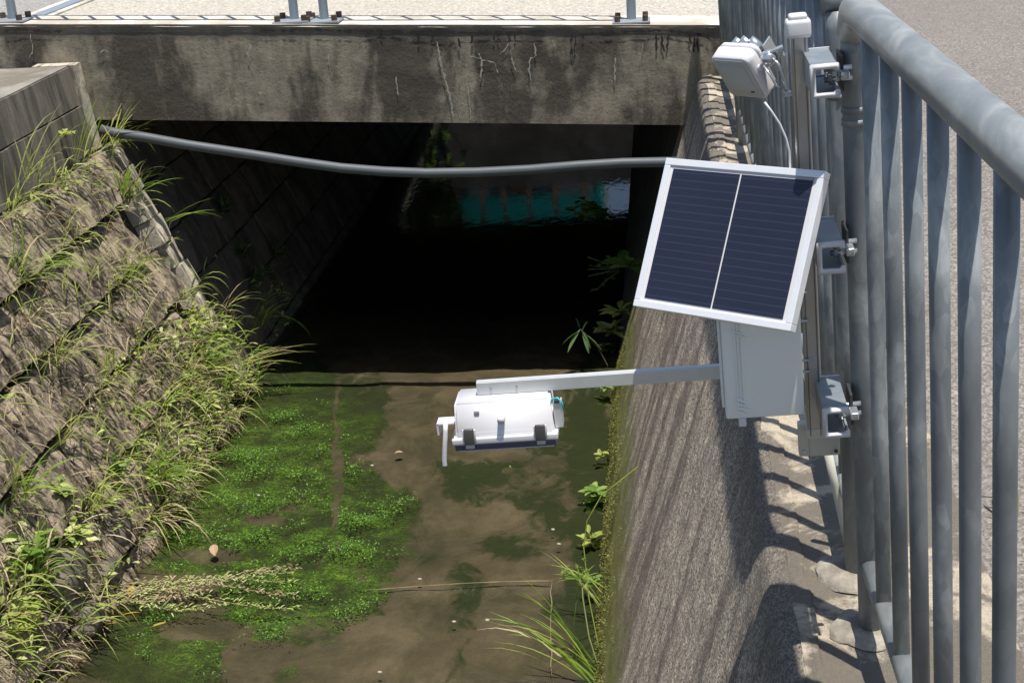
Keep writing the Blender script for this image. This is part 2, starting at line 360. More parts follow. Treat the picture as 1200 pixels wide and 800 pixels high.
def algae(p):
    u, v = px_of(p); n = fbm(p[0] * 2.6, p[1] * 2.2, 3, 6) * .36
    s = 0.08
    for cx, cy, a, b, k in BLOBS:
        d = ((u - cx) / a) ** 2 + ((v - cy) / b) ** 2; s = max(s, k * (1.0 - .62 * d)) if d < 1.6 else s
    for cx, cy, a, b, k in BARE:
        d = ((u - cx) / a) ** 2 + ((v - cy) / b) ** 2; s -= k * max(0, 1 - d)
    td = trail_d(u, v); td = abs(td + 7 * N3(v * .06, 1, 1) + 1.5 * N3(v * .3, 4, 1)) if abs(td) < 30 else 99; s -= (.45 + .5 * N3(v * .06, 7, 2)) * max(0, 1 - (td / 4) ** 2)
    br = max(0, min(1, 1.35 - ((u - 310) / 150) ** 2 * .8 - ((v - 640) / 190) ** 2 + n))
    return max(0, min(1, s + n)), br
X0, X1, Y0, Y1 = -2.6, -.1, 3.3, 8.6
def bedf(u, v):
    x = X0 + (X1 - X0) * u; y = Y0 + (Y1 - Y0) * v
    return (x, y, BED + .016 * fbm(x * 3, y * 3, 0) + .018 * max(0, -x - 1.5))
bm = grid(200, 300, bedf); me = bpy.data.meshes.new('channel_bed'); bm.to_mesh(me); bm.free()
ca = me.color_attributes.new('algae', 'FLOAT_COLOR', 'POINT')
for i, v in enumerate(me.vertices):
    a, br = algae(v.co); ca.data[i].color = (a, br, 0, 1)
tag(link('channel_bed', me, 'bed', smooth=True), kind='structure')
def bed_sheet(y0, y1):
    bm = B(); bm.faces.new([bm.verts.new(p) for p in [(-4.5, y0, BED), (.2, y0, BED), (.2, y1, BED), (-4.5, y1, BED)]])
    tag(obj('channel_bed', bm, 'bed'), kind='structure')
bed_sheet(-6, 3.3); bed_sheet(8.6, 18)
wb = B(); wb.faces.new([wb.verts.new(p) for p in [(-4.6, -6, WATER), (0.2, -6, WATER), (0.2, 18, WATER), (-4.6, 18, WATER)]])
tag(obj('water', wb, 'water'), kind='structure')
# slab joints of the bed
bm = B(); ribbon(bm, [onZ(430 + 11.5 * i, 691 - 11 * math.sin(i / 19 * PI * .5), BED + .024) for i in range(20)], .007, Vector((0, 0, 1)), .5)
ribbon(bm, [onZ(646 + random.uniform(-1, 1), 682 + 12 * i, BED + .024) for i in range(10)], .005, Vector((0, 0, 1)), .5)
tag(obj('bed_slab_joint', bm, 'silt'), kind='structure')

# ------------------------------------------------------------------ right wall and kerb
rw = thing('retaining_wall', 'rough battered concrete wall with mossy foot below the steel fence', 'wall', (RT_X, 2, 0))
def rwf(u, v):
    y = 1.2 + 6.6 * v
    if u > .83:                                        # round over the worn edge onto the kerb top
        k = (u - .83) / .17; x = RT_X - .006 + .079 * k; z = -.022 * max(0.0, 1 - k) ** 2.2 + (.004 if k < .9 else -.012)
        n = .010 * fbm(y * 9, k * 2, 5)
    else:
        k = u / .83; z = WATER - .06 + (WATER * -1 + .03) * k
        x = RB_X - .018 + (RT_X - RB_X + .006) * k; n = .006 * fbm(y * 2.2, z * 2.2, 1) * (1 - .6 * k) + .005 * fbm(y * 14, z * 14, 2, 3)
    edge = .007 * fbm(y * 1.1, 0, 9, 3) * k if u <= .83 else .007 * fbm(y * 1.1, 0, 9, 3) * (1 - k * .0)
    return Vector((x + n * -.9 + edge, y, z + (n * .3 if z < -.001 else n * .4)))
bm = grid(90, 300, rwf); bmesh.ops.reverse_faces(bm, faces=bm.faces[:])
fc = obj('wall_face', bm, 'rwall', None, True); fc.data.materials.append(MT['kerb'])
for p in fc.data.polygons:
    if (p.index // 300) / 90 > .83 + .17 * (.42 + .16 * N3(p.center.y * 7, 3, 1)): p.material_index = 1
fc = fc; fc.parent = rw; fc.matrix_parent_inverse = Matrix.Translation((-RT_X, -2, 0))
def strip(name, y0, y1, parent, mat='soffit'):
    bm = B(); bm.faces.new([bm.verts.new(p) for p in [(RB_X - .01, y0, WATER - .06), (RT_X, y0, -.0), (RT_X, y1, -.0), (RB_X - .01, y1, WATER - .06)]])
    o = obj(name, bm, mat); o.parent = parent; o.matrix_parent_inverse = Matrix.Translation((-RT_X, -2, 0)); return o
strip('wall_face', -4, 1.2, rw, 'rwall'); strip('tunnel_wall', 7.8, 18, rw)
bm = grid(30, 300, lambda u, v: Vector((RT_X + .030 + .365 * u, 1.2 + 6.3 * v, .004 * fbm(u * 5, v * 90, 2) - .001 + (.022 * 0))))
kt = obj('kerb_top', bm, 'kerb', None, True); kt.parent = rw; kt.matrix_parent_inverse = Matrix.Translation((-RT_X, -2, 0))
bm = B(); bm.faces.new([bm.verts.new(p) for p in [(RT_X, -8, -.002), (.58, -8, -.002), (.58, 1.2, -.002), (RT_X, 1.2, -.002)]])
kt2 = obj('kerb_top', bm, 'kerb', None); kt2.parent = rw; kt2.matrix_parent_inverse = Matrix.Translation((-RT_X, -2, 0))

# ------------------------------------------------------------------ left wall of blocks
lw = thing('block_wall', 'sloping wall of rough concrete blocks overgrown with grass and weeds', 'wall', (LB.x, 6, WATER))
LI = Matrix.Translation((-LB.x, -6, -WATER))
def lpart(o): o.parent = lw; o.matrix_parent_inverse = LI; return o
bm = B(); q = [LT - LN * .05 - LD * .02, LB - LN * .05 + LD * .08]
bm.faces.new([bm.verts.new((p.x, y, p.z)) for p, y in ((q[0], -2), (q[0], 18), (q[1], 18), (q[1], -2))]); lpart(obj('backing', bm, 'joint'))
def block_mesh(name, wd, ht, seed, dep=.09, rough=.010, mat='block', nx=4, ny=3, tilt=0.0):
    bm = B(); rnd = random.Random(seed); f = []
    for i in range(nx + 1):
        c = []
        for j in range(ny + 1):
            e = i in (0, nx) or j in (0, ny)
            x = (i / nx - .5) * wd + (0 if i in (0, nx) else rnd.uniform(-.012, .012)); y = (j / ny - .5) * ht + (0 if j in (0, ny) else rnd.uniform(-.012, .012))
            z = rnd.uniform(-rough, rough) + (0 if not e else -.010) + (.004 if not e else 0)
            z += tilt * (.5 - j / ny)
            c.append(bm.verts.new((x + (rnd.uniform(-.007, .007) if e else 0), y + (rnd.uniform(-.006, .006) if e else 0), z)))
        f.append(c)
    for i in range(nx):
        for j in range(ny): bm.faces.new((f[i][j], f[i + 1][j], f[i + 1][j + 1], f[i][j + 1]))
    loop = [f[i][0] for i in range(nx + 1)] + [f[nx][j] for j in range(1, ny + 1)] + [f[i][ny] for i in range(nx - 1, -1, -1)] + [f[0][j] for j in range(ny - 1, 0, -1)]
    low = [bm.verts.new((v.co.x, v.co.y, -dep)) for v in loop]
    for i in range(len(loop)): k = (i + 1) % len(loop); bm.faces.new((loop[i], low[i], low[k], loop[k]))
    me = bpy.data.meshes.new(name); bm.normal_update(); bm.to_mesh(me); bm.free(); me.materials.append(MT[mat]); return me
ROW = LLEN / 5.25
variants = [block_mesh('block', .396, ROW - .034, s, .10, .014, tilt=.042) for s in range(5)]
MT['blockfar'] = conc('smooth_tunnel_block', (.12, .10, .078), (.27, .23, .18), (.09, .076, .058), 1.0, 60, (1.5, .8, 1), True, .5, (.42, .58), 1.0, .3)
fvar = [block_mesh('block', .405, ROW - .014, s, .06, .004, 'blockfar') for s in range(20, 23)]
LR = Matrix((Vector((0, 1, 0)), -LD, LN)).transposed()      # block x->Y, block y->up slope, block z->out
def put_block(me, y, s, out, sc=(1, 1, 1)):
    o = bpy.data.objects.new('block', me); COL.objects.link(o)
    p = LT + LD * s + LN * out; m = Matrix.Translation((p.x, y, p.z)) @ LR.to_4x4() @ Matrix.Diagonal((*sc, 1))
    o.parent = lw; o.matrix_parent_inverse = LI; o.matrix_basis = m; return o
for r in range(6):
    y = BY - .17 - .21 - (.21 if r % 2 else 0)
    while y > 3.2:
        o = put_block(variants[random.randrange(5)], y, (r + .5) * ROW, .035 + random.uniform(-.012, .016) + (.03 if r == 0 else 0), (1, 1, 1))
        o.rotation_mode = 'QUATERNION'; y -= .42
    y = BY + .21 + (.21 if r % 2 else 0)
    while y < BY2 + .4:
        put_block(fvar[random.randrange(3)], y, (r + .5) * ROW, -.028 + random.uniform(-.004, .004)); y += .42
ends = [block_mesh('end_block', .15, ROW * .5 - .008, s, .12, .005, 'blockend', 2, 2) for s in range(30, 33)]
for r in range(10):
    put_block(ends[r % 3], BY - .075 + random.uniform(-.012, .02), (r + .5) * ROW * .5, .05 + random.uniform(-.015, .02))
# cast cap above the blocks
cap = thing('wall_cap', 'weathered cast concrete parapet block on top of the overgrown block wall', 'wall cap', (-3.04, 6, -.2))
CI = Matrix.Translation((3.04, -6, .2))
def cpart(o): o.parent = cap; o.matrix_parent_inverse = CI; return o
def slab(xa, xb, y0, y1, z0, z1, taper=.0, ny=40, amp=.004):
    prof = [(xa, z1), (xb - .0, z1), (xb + taper, z0), (xa, z0)]
    bm = B(); rows = []
    for i in range(ny + 1):
        y = y0 + (y1 - y0) * i / ny
        rows.append([bm.verts.new((x + (amp * fbm(y * 6, z * 6, xb) if x > xa else 0), y, z + (amp * fbm(y * 5, x * 6, 4) if z == z1 else 0))) for x, z in prof])
    for a, b in zip(rows, rows[1:]):
        for k in range(4): bm.faces.new((a[k], a[(k + 1) % 4], b[(k + 1) % 4], b[k]))
    bm.faces.new(rows[0]); bm.faces.new(rows[-1][::-1]); bmesh.ops.recalc_face_normals(bm, faces=bm.faces[:]); return bm
cpart(obj('upper_course', slab(-4.2, -3.045, 2.5, BY - .105, .012, .205, .03), 'cap'))
cpart(obj('lower_course', slab(-4.2, -3.008, 2.5, BY - .10, -.235, .003, .025), 'cap'))
cpart(obj('end_pier', slab(-3.25, -3.02, BY - .09, BY - .006, -.235, .213, .045, 6), 'blockend'))
cpart(obj('top_slab', slab(-4.2, -3.052, 2.5, BY - .102, .2045, .212, 0, 60, .002), 'captop'))

# ------------------------------------------------------------------ bridge
br = thing('road_bridge', 'stained concrete road bridge slab crossing the dark channel', 'bridge', (-1.4, BY, -.2))
BI = Matrix.Translation((1.4, -BY, .2))
def bpart(o): o.parent = br; o.matrix_parent_inverse = BI; return o
def bf(u, v):
    x = -4.6 + 4.95 * u; z0 = soffit_z(x); z1 = deck_z(x); z = z0 + (z1 - z0) * v
    return Vector((x, BY + .004 * fbm(x * 4, z * 4, 2) - (.006 if v > .93 else 0), z))
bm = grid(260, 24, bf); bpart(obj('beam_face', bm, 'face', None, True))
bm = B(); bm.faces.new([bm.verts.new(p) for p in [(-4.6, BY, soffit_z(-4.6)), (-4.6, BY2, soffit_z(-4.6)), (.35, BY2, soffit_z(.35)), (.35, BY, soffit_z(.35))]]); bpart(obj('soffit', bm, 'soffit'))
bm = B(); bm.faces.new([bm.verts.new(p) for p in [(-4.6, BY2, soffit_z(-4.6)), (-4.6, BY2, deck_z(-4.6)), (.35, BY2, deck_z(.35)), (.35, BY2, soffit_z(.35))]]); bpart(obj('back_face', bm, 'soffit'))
def copf(u, v):
    x = -4.6 + 4.95 * u; pr = [(-.006, -.012), (0.006, 0), (.30, .001), (.306, -.02)][round(v * 3)]
    return Vector((x, BY + pr[0], deck_z(x) + pr[1] + .002 * fbm(x * 3, v, 1)))
bpart(obj('coping', grid(200, 3, copf), 'coping'))
bm = B(); y = BY + .307
bm.faces.new([bm.verts.new(p) for p in [(-3.30, y, deck_z(-3.3) - .022), (.57, y, deck_z(.5) - .022), (.57, BY2, deck_z(.5) - .022), (-3.30, BY2, deck_z(-3.3) - .022)]]); bpart(obj('deck', bm, 'deck'))
bm = B(); bm.faces.new([bm.verts.new(p) for p in [(-9, y, deck_z(-4.6) + .14), (-3.44, y, deck_z(-3.44) - .024), (-3.44, BY2, deck_z(-3.44) - .024), (-9, BY2, deck_z(-4.6) + .14)]]); bpart(obj('approach_surface', bm, 'asphalt2'))
bm = B()
box(bm, (-3.37, (y + 11) / 2, deck_z(-3.37) - .02), (.075, 11 - y, .02)); bpart(obj('joint_plate', bm, 'jplate'))
for xx in (-3.432, -3.308):
    bm = B(); box(bm, (xx, (y + 11) / 2, deck_z(xx) - .021), (.044, 11 - y, .016)); bpart(obj('joint_kerb', bm, 'coping'))
bm = B(); bm.faces.new([bm.verts.new(p) for p in [(.35, BY, -.3), (.57, BY, -.3), (.57, BY, .22), (.35, BY, deck_z(.35))]]); bpart(obj('beam_end', bm, 'soffit'))
bm = B(); bm.faces.new([bm.verts.new(p) for p in [(.35, BY, deck_z(.35)), (.57, BY, .22), (.57, BY + .31, .22), (.35, BY + .31, deck_z(.35) - .01)]]); bpart(obj('beam_end', bm, 'coping'))
# small dark blocks along the deck edge stand in for baluster shadow dashes
for i in range(24):
    x = -3.1 + i * .145
    bm = B(); box(bm, (x, BY + .318, deck_z(x) - .012), (.03, .018, .018)); bpart(obj('shadow_dash', bm, 'bolt'))
# cracks and lime runs on the face
def face_line(pts, wd, mat, name, jit=.8, off=.0085):
    bm = B(); P = []
    for (x0, y0), (x1, y1) in zip(pts, pts[1:]):
        n = max(2, int(abs(x1 - x0) + abs(y1 - y0)) // 3)
        for k in range(n):
            t = k / n; p = onY(x0 + (x1 - x0) * t + random.uniform(-.8, .8), y0 + (y1 - y0) * t + random.uniform(-.7, .7), BY - off); P.append(p)
    P.append(onY(*pts[-1], BY - off)); ribbon(bm, P, wd * (.62 if mat == 'lime' else 1), Vector((0, -1, 0)), jit); return bpart(obj(name, bm, mat))
face_line([(305, 37), (370, 35), (395, 37), (440, 36), (480, 38), (520, 37), (545, 39), (600, 38), (640, 37)], .0075, 'crack', 'crack', 1.4)
face_line([(690, 40), (720, 38), (752, 37), (775, 36), (800, 38), (832, 42)], .008, 'crack', 'crack', 1.3)
face_line([(5, 36), (25, 35), (60, 38), (75, 36)], .007, 'crack', 'crack', 1.3)
for x, y0, y1 in [(446, 40, 47), (491, 41, 54), (506, 41, 52), (429, 40, 45), (553, 41, 52), (578, 41, 48), (584, 41, 48), (596, 40, 50), (603, 41, 52), (670, 41, 65), (674, 42, 62), (684, 40, 48), (769, 39, 60), (776, 40, 61), (783, 40, 59), (808, 40, 52), (814, 40, 62), (830, 42, 48), (538, 44, 56), (818, 44, 63)]:
    face_line([(x, y0), (x + random.uniform(-1, 1), (y0 + y1) / 2), (x + random.uniform(-2, 3), y1)], .008, 'crack', 'crack', .7)
for pts, wd in [([(512, 48), (518, 80), (526, 108), (532, 140)], .010), ([(548, 100), (552, 142)], .007), ([(538, 118), (539, 139)], .006), ([(560, 62), (564, 70), (564, 92)], .012),
                ([(549, 65), (565, 70), (580, 74), (584, 86)], .007), ([(596, 50), (592, 58), (586, 64)], .006), ([(598, 58), (601, 72), (604, 83), (608, 84)], .010), ([(626, 50), (628, 65), (621, 70), (620, 82), (622, 95)], .008),
                ([(721, 67), (720, 98)], .010), ([(754, 50), (752, 62), (749, 70)], .007), ([(464, 90), (467, 112)], .008), ([(385, 62), (386, 78)], .007), ([(291, 48), (294, 55), (290, 62), (296, 76)], .010),
                ([(36, 40), (38, 60), (34, 68)], .007), ([(118, 62), (122, 59), (128, 63)], .010), ([(302, 108), (310, 110)], .016), ([(648, 46), (652, 58)], .006)]:
    face_line(pts, wd, 'lime', 'lime_streak', .9, .010)
# end walls below the bridge so that no gap shows above the slopes
for xa, xb in ((-4.6, -2.95), (.17, .55)):
    bm = B(); ya = 7.66
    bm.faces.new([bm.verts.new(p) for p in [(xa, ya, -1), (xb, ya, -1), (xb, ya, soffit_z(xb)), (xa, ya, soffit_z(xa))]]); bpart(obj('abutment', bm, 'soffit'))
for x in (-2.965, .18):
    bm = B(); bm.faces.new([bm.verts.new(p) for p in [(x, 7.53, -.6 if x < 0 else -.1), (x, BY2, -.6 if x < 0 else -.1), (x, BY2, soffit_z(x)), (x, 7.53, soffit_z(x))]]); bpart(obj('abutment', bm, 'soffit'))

# ------------------------------------------------------------------ railing on the bridge
def bridge_section(xa, xb, label):
    t = thing('bridge_railing', label, 'railing', (xa, BY + .12, deck_z(xa)), group='railing sections along the bridge edge')
    T = Matrix.Translation((-xa, -(BY + .12), -deck_z(xa)))
    def pp(o, par=None): o.parent = par or t; o.matrix_parent_inverse = T if par is None else Matrix(); return o
    yy = BY + .12
    for x in (xa, xb):
        z = deck_z(x)
        p = pp(obj('post', tube(B(), [(x, yy, z + .008), (x, yy, z + 1.1)], .024, 14), 'post', None, True))
        bm = B(); box(bm, (x, yy - .03, z + .006), (.19, .16, .010), bev=.002); q = pp(obj('base_plate', bm, 'plate'))
        for dx in (-.07, .07):
            for dy in (-.085, .035):
                bm = B(); bmesh.ops.create_cone(bm, segments=6, radius1=.016, radius2=.016, depth=.03, cap_ends=True, matrix=Matrix.Translation((x + dx, yy + dy, z + .024)))
                o = obj('bolt', bm, 'bolt'); o.parent = q
    for dz, r in ((1.1, .026), (.14, .018)):
        pp(obj('rail', tube(B(), [(xa, yy, deck_z(xa) + dz), (xb, yy, deck_z(xb) + dz)], r, 12), 'post', None, True))
    n = int((xb - xa) / .145)
    for i in range(1, n):
        x = xa + (xb - xa) * i / n; z = deck_z(x)
        pp(obj('baluster', tube(B(), [(x, yy, z + .15), (x, yy, z + 1.09)], .011, 8), 'post', None, True))
bxs = [onY(px, 20, BY + .12).x for px in (15, 345, 380, 740)]
bridge_section(bxs[0], bxs[1], 'grey tubular bridge railing section left, feet bolted above the overgrown wall')
bridge_section(bxs[2], bxs[3], 'grey tubular bridge railing section over the channel centre, feet bolted to the coping')

# ------------------------------------------------------------------ steel fence on the right
def fx(y): return .270 + (.03 * (2.3 - y) if y < 2.3 else -.005 * (y - 2.3))
balmesh = None
def fence(ya, yb, label, first=None, collar=False):
    global balmesh
    o0 = Vector((fx(yb), yb, .012)); t = fthing('steel_fence', label, 'fence', o0, group='galvanised fence sections along the channel')
    L = lambda x, y, z: Vector((x, y, z)) - o0
    top = 1.09; r = .07
    def arch(y, s):   # rail end bending down into the post; s = +1 when the section lies at larger y
        return [L(fx(y), y + s * r * (1 - math.sin(a)) , top - r * (1 - math.cos(a))) for a in (0, PI / 8, PI / 4, 3 * PI / 8, PI / 2)][::-1]
    pts = []
    a0 = [L(fx(ya), ya, 0)] ; 
    c = [L(fx(ya), ya + r * (1 - math.cos(k)), top - r + r * math.sin(k)) for k in (0, PI / 8, PI / 4, 3 * PI / 8, PI / 2)]
    d = [L(fx(yb), yb - r * (1 - math.cos(k)), top - r + r * math.sin(k)) for k in (PI / 2, 3 * PI / 8, PI / 4, PI / 8, 0)]
    n = 12; mid = [c[-1].lerp(d[0], i / n) for i in range(1, n)]
    obj('top_rail', tube(B(), c[1:] + mid + d[:-1], .026, 20), 'rail', t, True)
    for y, cc in ((ya, c), (yb, d)):
        p = obj('post', tube(B(), [L(fx(y), y, 0), L(fx(y), y, .5), L(fx(y), y, 1.02), cc[1] if y == ya else cc[-2]], .0215, 18), 'galv', t, True)
        if collar or True:
            for z in (.905, .925):
                obj('collar', tube(B(), [L(fx(y), y, z), L(fx(y), y, z + .010)], .0232, 18), 'galv', t, True)
    obj('bottom_rail', tube(B(), [L(fx(ya) + .0, ya, .135), L(fx(yb), yb, .135)], .017, 14), 'rail', t, True)
    if balmesh is None:
        bm = tube(B(), [(0, 0, .145), (0, 0, .45), (0, 0, .75), (0, 0, 1.075)], .0125, 14); balmesh = bpy.data.meshes.new('baluster'); bm.to_mesh(balmesh); bm.free()
        balmesh.materials.append(MT['galv'])
        for p in balmesh.polygons: p.use_smooth = True
    y = first if first else yb - .14; 
    while y > ya + .08:
        o = bpy.data.objects.new('baluster', balmesh); COL.objects.link(o); o.parent = t; o.location = L(fx(y), y, 0); y -= .155
fence(.25, 2.30, 'nearest grey galvanised steel fence section with thick top rail at right edge', 2.155, True)
fence(2.50, 4.48, 'grey steel fence section behind the solar panel and stainless mast', 4.34)
fence(4.64, 6.0, 'grey steel fence section beyond the white floodlight shaped sensor', 5.86)
fence(6.12, 7.36, 'farthest grey steel fence section ending at the bridge', 7.24)
for (y, r1, lab) in ((2.30, .062, 'round mortar pad cracked at the rim under the nearest fence post'), (2.50, .072, 'wide pale mortar pad around the second fence post')):
    c = FW((fx(y), y, 0)); bm = B(); n = 36; prev = None; ctr = bm.verts.new((0, 0, .011))
    for k, (rr, h) in enumerate(((.5, .011), (.93, .0085), (1.0, .0))):
        ring = [bm.verts.new((math.cos(a) * r1 * rr * (1 + .3 * N3(math.cos(a) * 1.6, math.sin(a) * 1.6, y * 9) + .08 * N3(math.cos(a) * 6, math.sin(a) * 6, y)), math.sin(a) * r1 * rr * (1 + .3 * N3(math.cos(a) * 1.6, math.sin(a) * 1.6, y * 9) + .08 * N3(math.cos(a) * 6, math.sin(a) * 6, y)), h + .003 * N3(a * 2, k, y))) for a in [2 * PI * i / n for i in range(n)]]
        for i in range(n):
            if prev: bm.faces.new((prev[i], ring[i], ring[(i + 1) % n], prev[(i + 1) % n]))
            else: bm.faces.new((ctr, ring[i], ring[(i + 1) % n]))
        prev = ring
    o = obj('mortar_pad', bm, 'mortar', None, True); o.location = (c.x - .012, c.y, .002); tag(o, lab, 'mortar pad')

# ================================================================== MONITORING STATION
mast = fthing('steel_mast', 'slotted stainless steel mast with white end cap in front of the fence', 'mast', (.190, 2.335, .372))
bm = B(); box(bm, (0, 0, .335), (.026, .026, .672), bev=.002); obj('channel', bm, 'steel', mast)
for dx in (-.0085, .0085):
    bm = B(); box(bm, (dx, -.0138, .335), (.0016, .003, .668)); obj('slot_edge', bm, 'slot', mast)
bm = B(); box(bm, (0, 0, .683), (.038, .036, .028), bev=.006, seg=3); box(bm, (0, 0, .700), (.028, .026, .010), bev=.004, seg=2); obj('end_cap', bm, 'white', mast, True)
bm = B(); box(bm, (0, 0, .004), (.031, .030, .018), bev=.002); obj('foot_cap', bm, 'beige', mast)
for z in (.14, .21, .26, .12, .40):
    bm = B(); bmesh.ops.create_cone(bm, segments=8, radius1=.0028, radius2=.0022, depth=.014, cap_ends=True, matrix=Matrix.Translation((-.013, -.017, z)) @ Matrix.Rotation(PI / 2, 4, 'Y')); obj('screw', bm, 'zinc', mast)

def strut(px, py, lab):
    r = ray(px, py); Rf = Matrix.Rotation(-FANG, 3, 'Y')   # world ray -> fence frame
    rf = Rf @ r; p = Vector((0, 0, 1.44)) + rf * (2.20 / rf.y)
    t = fthing('strut_bracket', lab, 'bracket', (p.x, 2.20, p.z), group='strut channels clamped to the fence post')
    a = .0195; w_ = .0035; lip = .009; h_ = .023
    C = [(a, h_), (-a, h_), (-a, -h_), (a, -h_), (a, -h_ + lip), (a - w_, -h_ + lip), (a - w_, -h_ + w_), (-a + w_, -h_ + w_), (-a + w_, h_ - w_), (a - w_, h_ - w_), (a - w_, h_ - lip), (a, h_ - lip)]
    obj('channel', extrude_profile(B(), C, .003, .135), 'strut', t)
    s = 1.09; g = .0075
    C2 = [(a * s, h_ * s), (-a * s, h_ * s), (-a * s, -h_ * s), (a * s, -h_ * s), (a * s, -h_ + lip), (a * s - g, -h_ + lip), (a * s - g, -h_ * s + g), (-a * s + g, -h_ * s + g), (-a * s + g, h_ * s - g), (a * s - g, h_ * s - g), (a * s - g, h_ - lip), (a * s, h_ - lip)]
    bm = extrude_profile(B(), C2, -.005, .005)
    bmesh.ops.bevel(bm, geom=bm.edges[:], offset=.0012, segments=2, affect='EDGES'); obj('end_trim', bm, 'white', t, True)
    bm = extrude_profile(B(), C2, .135, .139); obj('end_trim', bm, 'white', t)
    for dz in (.007, -.009):
        obj('clamp_bolt', tube(B(), [(.004, .05, dz), (.045, .055, dz)], .0042, 8), 'zinc', t, True)
        bm = B(); bmesh.ops.create_cone(bm, segments=6, radius1=.008, radius2=.008, depth=.006, cap_ends=True, matrix=Matrix.Translation((.012, .05, dz)) @ Matrix.Rotation(PI / 2, 4, 'Y')); obj('nut', bm, 'zinc', t)
    bm = B(); box(bm, (.030, .075, 0), (.004, .06, .052)); obj('clamp_plate', bm, 'dark', t)
    bm = B(); box(bm, (.031, .03, .001), (.014, .03, .012), bev=.002); obj('clamp_jaw', bm, 'zinc', t, True)
strut(967, 95, 'topmost of three strut channels clamped to fence beside the mast cap')
strut(974, 302, 'middle strut channel bracket right of the solar panel edge')
strut(980, 495, 'lowest strut channel bracket right of the grey control box')

# solar panel
az, ti = -.6153, 1.0542
u = Vector((math.cos(az), math.sin(az), 0)); d = Vector((math.sin(az), -math.cos(az), 0)) * math.cos(ti) + Vector((0, 0, -1)) * math.sin(ti); nrm = u.cross(-d)
PR = Matrix((u, -d, nrm)).transposed(); W, H = .2921, .2483
sp = fthing('solar_panel', 'small dark blue solar panel in a white frame tilted over the channel', 'solar panel', (.0574, 2.25, .7494), rot=PR)
fr = .0115
for c, s in (((0, H / 2 - fr / 2, -.009), (W, fr, .018)), ((0, -H / 2 + fr / 2, -.009), (W, fr, .018)), ((-W / 2 + fr / 2, 0, -.0092), (fr, H - 2 * fr, .0178)), ((W / 2 - fr / 2, 0, -.0092), (fr, H - 2 * fr, .0178))):
    bm = B(); box(bm, c, s, bev=.0012); obj('frame_bar', bm, 'alu', sp)
bm = B(); box(bm, (0, 0, -.0045), (W - 2 * fr + .002, H - 2 * fr + .002, .003)); obj('backsheet', bm, 'white', sp)
cw = (W - 2 * fr - .016) / 2
for sx in (-1, 1):
    bm = B(); box(bm, (sx * (cw / 2 + .0016), 0.0, -.0026), (cw, H - 2 * fr - .010, .0016)); obj('solar_cell', bm, 'cells', sp)
bm = B(); box(bm, (W / 2 - .033, H / 2 - fr - .0026, -.0018), (.031, .0036, .0012)); obj('type_label', bm, 'label', sp)
bm = B(); box(bm, (.04, .0, -.022), (.11, .03, .006)); box(bm, (.09, 0, -.045), (.006, .03, .045)); obj('mounting_bracket', bm, 'steel', sp)

# grey control box
cb = fthing('control_box', 'light grey plastic control box under the solar panel', 'electrical box', (.104, 2.24, .4495))
bw, bh, bd = .127, .192, .062
bm = B(); box(bm, (0, bd / 2 + .004, bh / 2), (bw, bd, bh), bev=.003); obj('body', bm, 'grey', cb, True)
bm = B(); box(bm, (.0, .0005, bh / 2), (bw - .001, .008, bh - .001), bev=.003); obj('door', bm, 'grey', cb, True)
for dx in (-.0425, -.0375, -.0325):
    bm = B(); box(bm, (dx, -.0042, .095), (.0022, .0035, .150), bev=.0006); obj('hinge_rib', bm, 'grey', cb)
for z in (.012, .019, .026, .034, .145, .152):
    bm = B(); box(bm, (-.038 + (.006 if int(z * 1000) % 2 else 0), -.006, z), (.016, .005, .0026), rot=Matrix.Rotation(.45, 3, 'Y'), bev=.0006); obj('hinge_finger', bm, 'grey', cb)
bm = B(); box(bm, (-.0375, -.001, -.006), (.012, .009, .014), bev=.001); obj('latch_tail', bm, 'white', cb)
bm = B(); box(bm, (-.066, .035, .10), (.004, .045, .17), bev=.001); obj('side_flange', bm, 'grey', cb)
obj('cable_gland', tube(B(), [(.045, .035, -.012), (.045, .035, .002)], .008, 12), 'white', cb, True)

# beige junction box at the mast foot
jb = fthing('junction_box', 'beige junction box with corner screws at the foot of the steel mast', 'electrical box', (.198, 2.365, .325))
bm = B(); box(bm, (.008, 0, .024), (.052, .03, .058), bev=.003); obj('body', bm, 'beige', jb, True)
bm = B(); box(bm, (-.026, -.004, .026), (.018, .022, .06), bev=.003); obj('mount_ear', bm, 'beige', jb, True)
for x, z in ((-.026, .006), (.027, .004)):
    bm = B(); bmesh.ops.create_cone(bm, segments=10, radius1=.003, radius2=.003, depth=.004, cap_ends=True, matrix=Matrix.Translation((x, -.016, z)) @ Matrix.Rotation(PI / 2, 4, 'X')); obj('screw', bm, 'zinc' if x < 0 else 'dark', jb)
cpipe = [onY(971, 530, 2.6), onY(978, 566, 2.6), onY(986, 602, 2.6), onY(994, 640, 2.6)]
tag(obj('conduit', tube(B(), cpipe, .0075, 10), 'beige', None, True), 'short beige conduit dropping from the junction box behind the fence post', 'conduit')

